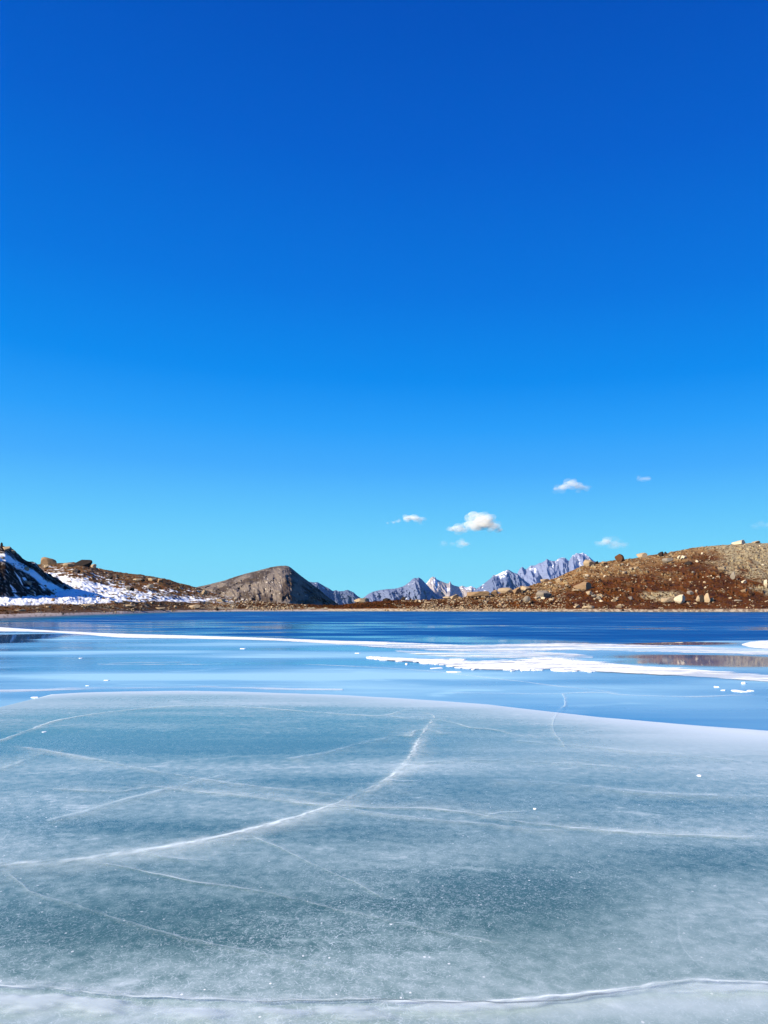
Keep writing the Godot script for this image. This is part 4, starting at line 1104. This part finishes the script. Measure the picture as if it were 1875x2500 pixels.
	crack(host, "", PackedVector2Array([Vector2(-0.06, -3.14), Vector2(0.12, -3.13), Vector2(0.31, -3.13), Vector2(0.50, -3.14), Vector2(0.65, -3.17), Vector2(0.80, -3.19), Vector2(0.94, -3.22), Vector2(1.10, -3.26), Vector2(1.25, -3.30), Vector2(1.40, -3.31), Vector2(1.54, -3.30), Vector2(1.78, -3.29)]), Vector2(0.05, 0.1), Vector2(0.5, 0.7), 0.0196, 31, "pressure_ridge", Color(0.82, 0.9, 0.93))
	crack(host, "dark gap along the pressure ridge at the bottom", PackedVector2Array([Vector2(-0.57, -3.14), Vector2(-0.50, -3.13), Vector2(-0.23, -3.13), Vector2(0.00, -3.14), Vector2(0.16, -3.13), Vector2(0.36, -3.12), Vector2(0.56, -3.12), Vector2(0.75, -3.14), Vector2(0.86, -3.17), Vector2(0.99, -3.19)]), Vector2(0.012, 0.016), Vector2(0.6, 0.9), 0.0225, 32, "crack", Color(0.03, 0.05, 0.06))

# ---------------------------------------------------------------- loose things on the ice
func snow_band(label: String, upper: PackedVector2Array, lower: PackedVector2Array, alpha: Vector2, y: float, start: int, soft := Vector2(0.1, 0.1)) -> void:
	var o := MeshInstance3D.new()
	o.mesh = snow_mesh(upper, lower, alpha, y, start, soft)
	thing(o, "snow_band", label, "snow band")

func snow_mesh(upper: PackedVector2Array, lower: PackedVector2Array, alpha: Vector2, y: float, start: int, soft: Vector2, tight := 1.0, tint := Color(0.93, 0.94, 0.93)) -> ArrayMesh:
	var cu := Curve2D.new()
	var cl := Curve2D.new()
	for k in upper.size():
		cu.add_point(upper[k], -(upper[mini(k + 1, upper.size() - 1)] - upper[maxi(k - 1, 0)]) / 6.0, (upper[mini(k + 1, upper.size() - 1)] - upper[maxi(k - 1, 0)]) / 6.0)
		cl.add_point(lower[k], -(lower[mini(k + 1, upper.size() - 1)] - lower[maxi(k - 1, 0)]) / 6.0, (lower[mini(k + 1, upper.size() - 1)] - lower[maxi(k - 1, 0)]) / 6.0)
	var n := 640
	var rows := 36
	var pos := PackedVector3Array()
	var col := PackedColorArray()
	for r in rows:
		for k in n:
			var t := float(k) / (n - 1) * (upper.size() - 1)
			var seg := mini(int(t), upper.size() - 2)
			var a := cu.sample(seg, t - seg)
			var b := cl.sample(seg, t - seg)
			var v := float(r) / (rows - 1)
			var p := b.lerp(a, v)
			var z := p * tight
			var f := fine.get_noise_2d(z.x * 1.6, z.y * 4.0 + start)
			var m := middle.get_noise_2d(z.x * 1.1, z.y * 9.0 + start)
			var big := coarse.get_noise_2d(z.x * 2.2, z.y * 12.0 + start)
			var edge := minf(smoothstep(0.0, soft.x, v), smoothstep(0.0, soft.y, 1.0 - v))
			var ends := smoothstep(0.0, 0.05, float(k) / n) * smoothstep(1.0, 0.985, float(k) / n)
			edge = smoothstep(0.25, 0.75, edge * ends + 0.5 * f + 0.34 * m) * smoothstep(0.0, 0.3, edge * ends)
			var al := clampf(lerpf(alpha.x, alpha.y, smoothstep(-0.4, 0.4, m + 0.5 * f + 0.7 * big)), 0.0, 1.0) * edge
			pos.append(Vector3(p.x, y + 0.005 * edge * (1.0 + 0.6 * f), p.y))
			col.append(Color(tint.r, tint.g, tint.b, al))
	return grid_mesh(pos, col, rows, n, M.snow)

func shard_mesh(variant: int) -> ArrayMesh:
	var rng := RandomNumberGenerator.new()
	rng.seed = 300 + variant
	var n := 7
	var ring: Array[Vector2] = []
	for k in n:
		var a := TAU * k / n + rng.randf_range(-0.3, 0.3)
		ring.append(Vector2(cos(a), sin(a)) * rng.randf_range(0.34, 0.54))
	var st := SurfaceTool.new()
	st.begin(Mesh.PRIMITIVE_TRIANGLES)
	st.set_smooth_group(-1)
	var lift := rng.randf_range(0.2, 0.5)
	for k in n:
		var p := ring[k]
		var q := ring[(k + 1) % n]
		var pt := Vector3(p.x * 0.9, 1.0 + p.x * lift, p.y * 0.9)
		var qt := Vector3(q.x * 0.9, 1.0 + q.x * lift, q.y * 0.9)
		for t in [[Vector3(p.x, 0, p.y), pt, qt], [Vector3(p.x, 0, p.y), qt, Vector3(q.x, 0, q.y)], [Vector3(0, 1.1, 0), qt, pt]]:
			for c in [0, 2, 1]:
				st.add_vertex(t[c])
	st.generate_normals()
	return st.commit()

func shard(at: Vector2, size: Vector3, variant: int, label: String, group: String, y := -0.03) -> void:
	var o := MeshInstance3D.new()
	var key := "shard%d" % (variant % 6)
	if not rock_meshes.has(key):
		rock_meshes[key] = shard_mesh(variant % 6)
	o.mesh = rock_meshes[key]
	o.material_override = M.shard
	o.position = Vector3(at.x, y - 0.005, at.y)
	o.scale = size * Vector3(1, 0.6, 1)
	o.rotation.y = fmod(variant * 2.4, TAU)
	thing(o, "ice_shard", label, "ice shard", group)

func ice_things() -> void:
	var y := -0.026
	snow_band("narrow white snow band along the water's edge from the left", PackedVector2Array([Vector2(-35.78, -66.47), Vector2(-30.94, -61.15), Vector2(-24.24, -53.64), Vector2(-19.63, -49.31), Vector2(-15.94, -46.32), Vector2(-11.49, -43.68), Vector2(-6.37, -40.23), Vector2(-2.77, -37.29), Vector2(0.24, -35.14)]), PackedVector2Array([Vector2(-27.43, -50.96), Vector2(-25.36, -50.12), Vector2(-22.29, -49.31), Vector2(-17.90, -44.96), Vector2(-13.84, -40.23), Vector2(-10.31, -39.20), Vector2(-5.91, -37.29), Vector2(-2.58, -34.74), Vector2(0.22, -32.53)]), Vector2(0.85, 1.0), y, 1)
	snow_band("broad pale blue snow band along the water's edge on the right", PackedVector2Array([Vector2(-6.46, -40.23), Vector2(-2.77, -37.29), Vector2(0.24, -35.55), Vector2(3.42, -32.88), Vector2(5.67, -33.60), Vector2(8.20, -34.35), Vector2(10.20, -33.60), Vector2(12.97, -31.52), Vector2(15.02, -29.68), Vector2(16.22, -29.40)]), PackedVector2Array([Vector2(-6.06, -37.75), Vector2(-2.47, -33.23), Vector2(0.20, -29.68), Vector2(2.84, -27.30), Vector2(4.52, -26.82), Vector2(6.70, -28.05), Vector2(8.44, -27.79), Vector2(10.94, -26.59), Vector2(12.89, -25.48), Vector2(13.94, -25.27)]), Vector2(0.3, 0.95), y + 0.004, 2, Vector2(0.3, 0.06))
	snow_band("short white snow tongue at the right edge beside the open water", PackedVector2Array([Vector2(15.65, -33.23), Vector2(17.42, -35.97), Vector2(18.86, -37.29), Vector2(20.68, -38.22)]), PackedVector2Array([Vector2(15.32, -32.53), Vector2(14.66, -30.27), Vector2(14.73, -29.12), Vector2(15.32, -28.31)]), Vector2(0.85, 1.0), y + 0.008, 3, Vector2(0.15, 0.1))
	snow_band("bright ragged snow band crossing the thin ice to the right edge", PackedVector2Array([Vector2(-0.47, -25.48), Vector2(0.30, -25.06), Vector2(1.22, -24.46), Vector2(2.03, -24.66), Vector2(2.78, -24.27), Vector2(4.16, -24.66), Vector2(5.54, -26.13), Vector2(6.42, -24.66), Vector2(7.00, -22.65), Vector2(8.50, -20.66), Vector2(9.55, -18.87), Vector2(9.98, -18.09)]), PackedVector2Array([Vector2(-0.45, -24.27), Vector2(0.28, -23.16), Vector2(1.12, -22.48), Vector2(1.75, -21.23), Vector2(2.29, -19.98), Vector2(3.31, -19.60), Vector2(4.21, -19.85), Vector2(5.04, -19.35), Vector2(5.83, -18.87), Vector2(7.31, -17.78), Vector2(8.41, -16.62), Vector2(8.88, -16.09)]), Vector2(0.5, 1.35), y + 0.012, 4, Vector2(0.12, 0.5))
	snow_band("thin white streak between the two right snow bands", PackedVector2Array([Vector2(0.35, -28.84), Vector2(1.70, -28.05), Vector2(3.19, -27.79), Vector2(4.73, -28.05), Vector2(6.19, -27.79), Vector2(7.05, -25.48)]), PackedVector2Array([Vector2(0.34, -27.79), Vector2(1.52, -25.06), Vector2(2.76, -24.07), Vector2(4.03, -23.89), Vector2(5.40, -24.27), Vector2(6.71, -24.27)]), Vector2(0.2, 0.95), y + 0.016, 5, Vector2(0.3, 0.3))
	snow_band("faint wide frost streak before the near sheet's rim on the left", PackedVector2Array([Vector2(-8.06, -15.29), Vector2(-7.28, -15.36), Vector2(-6.27, -15.76), Vector2(-5.19, -15.84), Vector2(-3.95, -16.01), Vector2(-2.54, -15.84), Vector2(-0.82, -15.52)]), PackedVector2Array([Vector2(-7.61, -14.42), Vector2(-6.99, -14.77), Vector2(-6.02, -15.14), Vector2(-5.01, -15.29), Vector2(-3.79, -15.36), Vector2(-2.43, -15.14), Vector2(-0.78, -14.91)]), Vector2(0.1, 0.42), y + 0.002, 6, Vector2(0.4, 0.4))
	snow_band("faint frost streak in the middle of the blue thin ice", PackedVector2Array([Vector2(-8.46, -22.16), Vector2(-7.54, -22.99), Vector2(-6.52, -23.34), Vector2(-5.22, -23.16), Vector2(-3.91, -22.82)]), PackedVector2Array([Vector2(-8.22, -21.53), Vector2(-7.06, -21.53), Vector2(-5.93, -21.23), Vector2(-4.85, -21.53), Vector2(-3.80, -22.16)]), Vector2(0.0, 0.3), y + 0.002, 7, Vector2(0.4, 0.4))
	var thin: Node3D = get_node("thin_ice")
	crack(thin, "long thin crack slanting across the blue thin ice", PackedVector2Array([Vector2(-2.55, -22.00), Vector2(-1.84, -21.68), Vector2(-1.00, -21.23), Vector2(0.14, -20.52), Vector2(1.19, -19.60), Vector2(1.84, -18.64), Vector2(2.50, -17.67), Vector2(3.11, -16.80), Vector2(3.56, -16.01), Vector2(4.02, -15.44), Vector2(4.37, -14.91), Vector2(4.56, -14.49)]), Vector2(0.16, 0.1), Vector2(0.7, 0.8), y, 40)
	crack(thin, "thin white crack along the blue ice before the rim on the right", PackedVector2Array([Vector2(1.13, -14.70), Vector2(2.07, -14.63), Vector2(2.85, -14.56), Vector2(3.32, -14.56), Vector2(3.93, -14.77), Vector2(4.30, -14.70), Vector2(4.55, -14.35), Vector2(5.21, -14.15), Vector2(5.80, -14.09), Vector2(6.57, -14.29), Vector2(7.11, -14.29)]), Vector2(0.16, 0.12), Vector2(0.5, 0.6), y + 0.003, 41)
	crack(thin, "", PackedVector2Array([Vector2(3.41, -14.56), Vector2(3.30, -13.90), Vector2(3.14, -13.18), Vector2(2.97, -12.53)]), Vector2(0.05, 0.05), Vector2(0.5, 0.4), y + 0.006, 42)
	# chips that lie alone
	shard(Vector2(-6.30, -13.71), Vector3(0.2, 0.022, 0.14), 1, "white ice chip on the near sheet's rim at the far left", "", 0.0)
	shard(Vector2(-4.46, -9.96), Vector3(0.1, 0.012, 0.08), 2, "small white ice chip on the near sheet by the left arched crack", "", 0.0)
	shard(Vector2(-9.77, -24.46), Vector3(0.13, 0.03, 0.12), 3, "single white ice chip on the blue ice at the far left", "")
	shard(Vector2(-6.28, -17.18), Vector3(0.16, 0.025, 0.14), 4, "upper white ice chip of a loose pair on the left blue ice", "")
	shard(Vector2(-6.25, -16.01), Vector3(0.11, 0.02, 0.1), 5, "lower white ice chip of a loose pair on the left blue ice", "")
	shard(Vector2(7.00, -14.99), Vector3(0.42, 0.03, 0.22), 6, "longest white ice piece on the blue ice at the right edge", "")
	shard(Vector2(7.27, -15.06), Vector3(0.26, 0.03, 0.16), 7, "white ice piece touching the longest one on its right", "")
	shard(Vector2(6.77, -15.14), Vector3(0.14, 0.025, 0.12), 8, "white ice piece just left of the longest one", "")
	shard(Vector2(6.91, -15.76), Vector3(0.11, 0.03, 0.1), 9, "white ice chip above and left of the longest piece", "")
	shard(Vector2(7.79, -16.44), Vector3(0.1, 0.07, 0.1), 10, "upright white ice chip under the right snow band", "")
	shard(Vector2(3.07, -7.39), Vector3(0.1, 0.014, 0.05), 11, "small pale ice chip on the near sheet at the far right", "", 0.0)
	shard(Vector2(1.23, -6.18), Vector3(0.03, 0.016, 0.03), 12, "tiny bright ice chip on the near sheet right of the middle", "", 0.0)
	shard(Vector2(-0.94, -27.06), Vector3(0.28, 0.03, 0.2), 13, "white ice piece alone left of the ragged snow band", "")
	shard(Vector2(-5.56, -29.97), Vector3(0.35, 0.03, 0.3), 14, "white ice piece alone under the narrow snow band", "")
	shard(Vector2(0.67, -22.00), Vector3(0.12, 0.05, 0.12), 15, "small white ice chip below the ragged band's left end", "")
	shard(Vector2(1.42, -20.52), Vector3(0.55, 0.03, 0.3), 16, "long white ice slab below the ragged snow band", "")
	shard(Vector2(1.80, -19.35), Vector3(0.45, 0.03, 0.22), 17, "white ice slab lowest in front of the ragged snow band", "")
	# broken plates heaped along the ragged band
	var rng := RandomNumberGenerator.new()
	rng.seed = 44
	var top := PackedVector2Array([Vector2(-0.47, -25.27), Vector2(0.30, -24.66), Vector2(1.20, -24.07), Vector2(2.00, -24.27), Vector2(2.70, -23.52), Vector2(3.91, -23.16), Vector2(4.76, -22.48), Vector2(5.79, -20.94)])
	var low := PackedVector2Array([Vector2(-0.45, -24.27), Vector2(0.28, -23.34), Vector2(1.12, -22.48), Vector2(1.75, -21.23), Vector2(2.29, -19.98), Vector2(3.31, -19.60), Vector2(4.18, -19.73), Vector2(5.32, -19.23)])
	for k in 120:
		var t := rng.randf() * (top.size() - 1.01)
		var seg := int(t)
		var v := pow(rng.randf(), 1.8)
		var a := low[seg].lerp(low[seg + 1], t - seg)
		var b := top[seg].lerp(top[seg + 1], t - seg)
		var s := rng.randf_range(0.15, 0.7) * (0.6 + 0.4 * v)
		shard(a.lerp(b, v), Vector3(s, rng.randf_range(0.012, 0.03), s * rng.randf_range(0.5, 1.1)), k, "white broken ice plate, one of many heaped along the ragged snow band", "broken ice plates along the ragged snow band", -0.02)

# ---------------------------------------------------------------- clouds
func clouds() -> void:
	M.cloud = StandardMaterial3D.new()
	M.cloud.vertex_color_use_as_albedo = true
	M.cloud.roughness = 1.0
	M.cloud.albedo_color = Color(1, 1, 1)
	M.cloud.metallic_specular = 0.0
	M.cloud.backlight_enabled = true
	M.cloud.backlight = Color(1, 1, 1)
	M.cloud.transparency = BaseMaterial3D.TRANSPARENCY_ALPHA
	# bearing, elevation, then puffs: across, up, radius (of the first number's size), thickness
	cloud("largest white cloud, with a smaller puff joined on its left", 0.1217, 0.1090, 0.042, [[0.1, 0.0, 0.3, 1.0], [-0.1, -0.06, 0.24, 0.9], [0.34, -0.02, 0.24, 0.8], [0.55, -0.1, 0.18, 0.6], [0.7, -0.22, 0.1, 0.5], [-0.6, -0.14, 0.19, 0.7], [-0.78, -0.2, 0.12, 0.4], [-0.4, -0.2, 0.14, 0.5], [0.2, 0.1, 0.22, 0.9]], 110, 1)
	cloud("white cloud with a thin tail, left of the largest cloud", 0.0348, 0.1155, 0.025, [[0.15, 0.0, 0.26, 0.7], [-0.15, -0.02, 0.2, 0.5], [0.5, -0.05, 0.22, 0.45], [-0.6, -0.14, 0.12, 0.3], [-0.9, -0.2, 0.1, 0.22], [-1.2, -0.24, 0.08, 0.16]], 70, 2)
	cloud("small faint cloud lowest in the middle of the sky", 0.1006, 0.0836, 0.014, [[0.15, 0.0, 0.42, 0.4], [0.5, -0.1, 0.3, 0.3], [-1.6, -0.1, 0.4, 0.1], [-0.7, -0.1, 0.3, 0.14]], 40, 3)
	cloud("small white cloud standing above the right hill's start", 0.2453, 0.1597, 0.026, [[0.0, 0.05, 0.3, 0.55], [-0.4, -0.12, 0.26, 0.4], [0.45, -0.1, 0.28, 0.4], [0.8, -0.16, 0.2, 0.2], [-0.7, -0.2, 0.18, 0.2]], 60, 4)
	cloud("faint cloud just above the right hill's crest", 0.2992, 0.0842, 0.024, [[-0.2, 0.05, 0.3, 0.4], [0.25, -0.1, 0.3, 0.28], [0.7, -0.2, 0.24, 0.16], [-0.6, -0.02, 0.2, 0.25]], 50, 5)
	cloud("tiny wispy cloud highest in the sky", 0.3435, 0.1678, 0.011, [[-0.4, -0.1, 0.4, 0.22], [0.35, 0.05, 0.35, 0.24], [-0.7, 0.2, 0.25, 0.14]], 30, 6)
	cloud("very faint wisp at the picture's right edge", 0.4989, 0.1063, 0.014, [[0.0, 0.0, 0.4, 0.1], [0.7, 0.1, 0.4, 0.12], [-0.8, -0.1, 0.4, 0.06]], 30, 7)

func cloud(label: String, u: float, e: float, half: float, puffs: Array, count: int, start: int) -> void:
	var far := 9000.0
	var rng := RandomNumberGenerator.new()
	rng.seed = 500 + start
	var st := SurfaceTool.new()
	st.begin(Mesh.PRIMITIVE_TRIANGLES)
	var ball := SphereMesh.new()
	ball.radius = 1.0
	ball.height = 2.0
	ball.radial_segments = 14
	ball.rings = 8
	var arr := ball.get_mesh_arrays()
	var vs: PackedVector3Array = arr[Mesh.ARRAY_VERTEX]
	var ix: PackedInt32Array = arr[Mesh.ARRAY_INDEX]
	var s := half * far
	var base := 0
	for k in count:
		var q: Array = puffs[k % puffs.size()]
		var r: float = q[2] * s * rng.randf_range(0.35, 0.85)
		var spread: float = q[2] * s * 0.75
		var c := Vector3(q[0] * s, q[1] * s, 0) + Vector3(rng.randfn() * 0.55, rng.randfn() * 0.42, rng.randfn() * 0.5) * spread
		var al: float = 0.14 * q[3] * rng.randf_range(0.5, 1.3)
		st.set_color(Color(0.98, 0.98, 0.98, al))
		for v in vs:
			var n := 1.0 + 0.3 * middle.get_noise_3d(v.x * 6.0 + k * 3.0, v.y * 6.0, v.z * 6.0)
			st.set_normal((v * 0.25 + SUN_TOWARDS.normalized() * 0.8 + Vector3(0, 0.1, 0)).normalized())
			st.add_vertex(c + Vector3(v.x * 1.15, v.y * 0.62, v.z) * r * n)
		for i in ix:
			st.add_index(base + i)
		base += vs.size()
	var o := MeshInstance3D.new()
	o.mesh = st.commit()
	o.material_override = M.cloud
	o.position = Vector3(u * far, EYE + e * far, -far)
	thing(o, "cloud", label, "cloud")
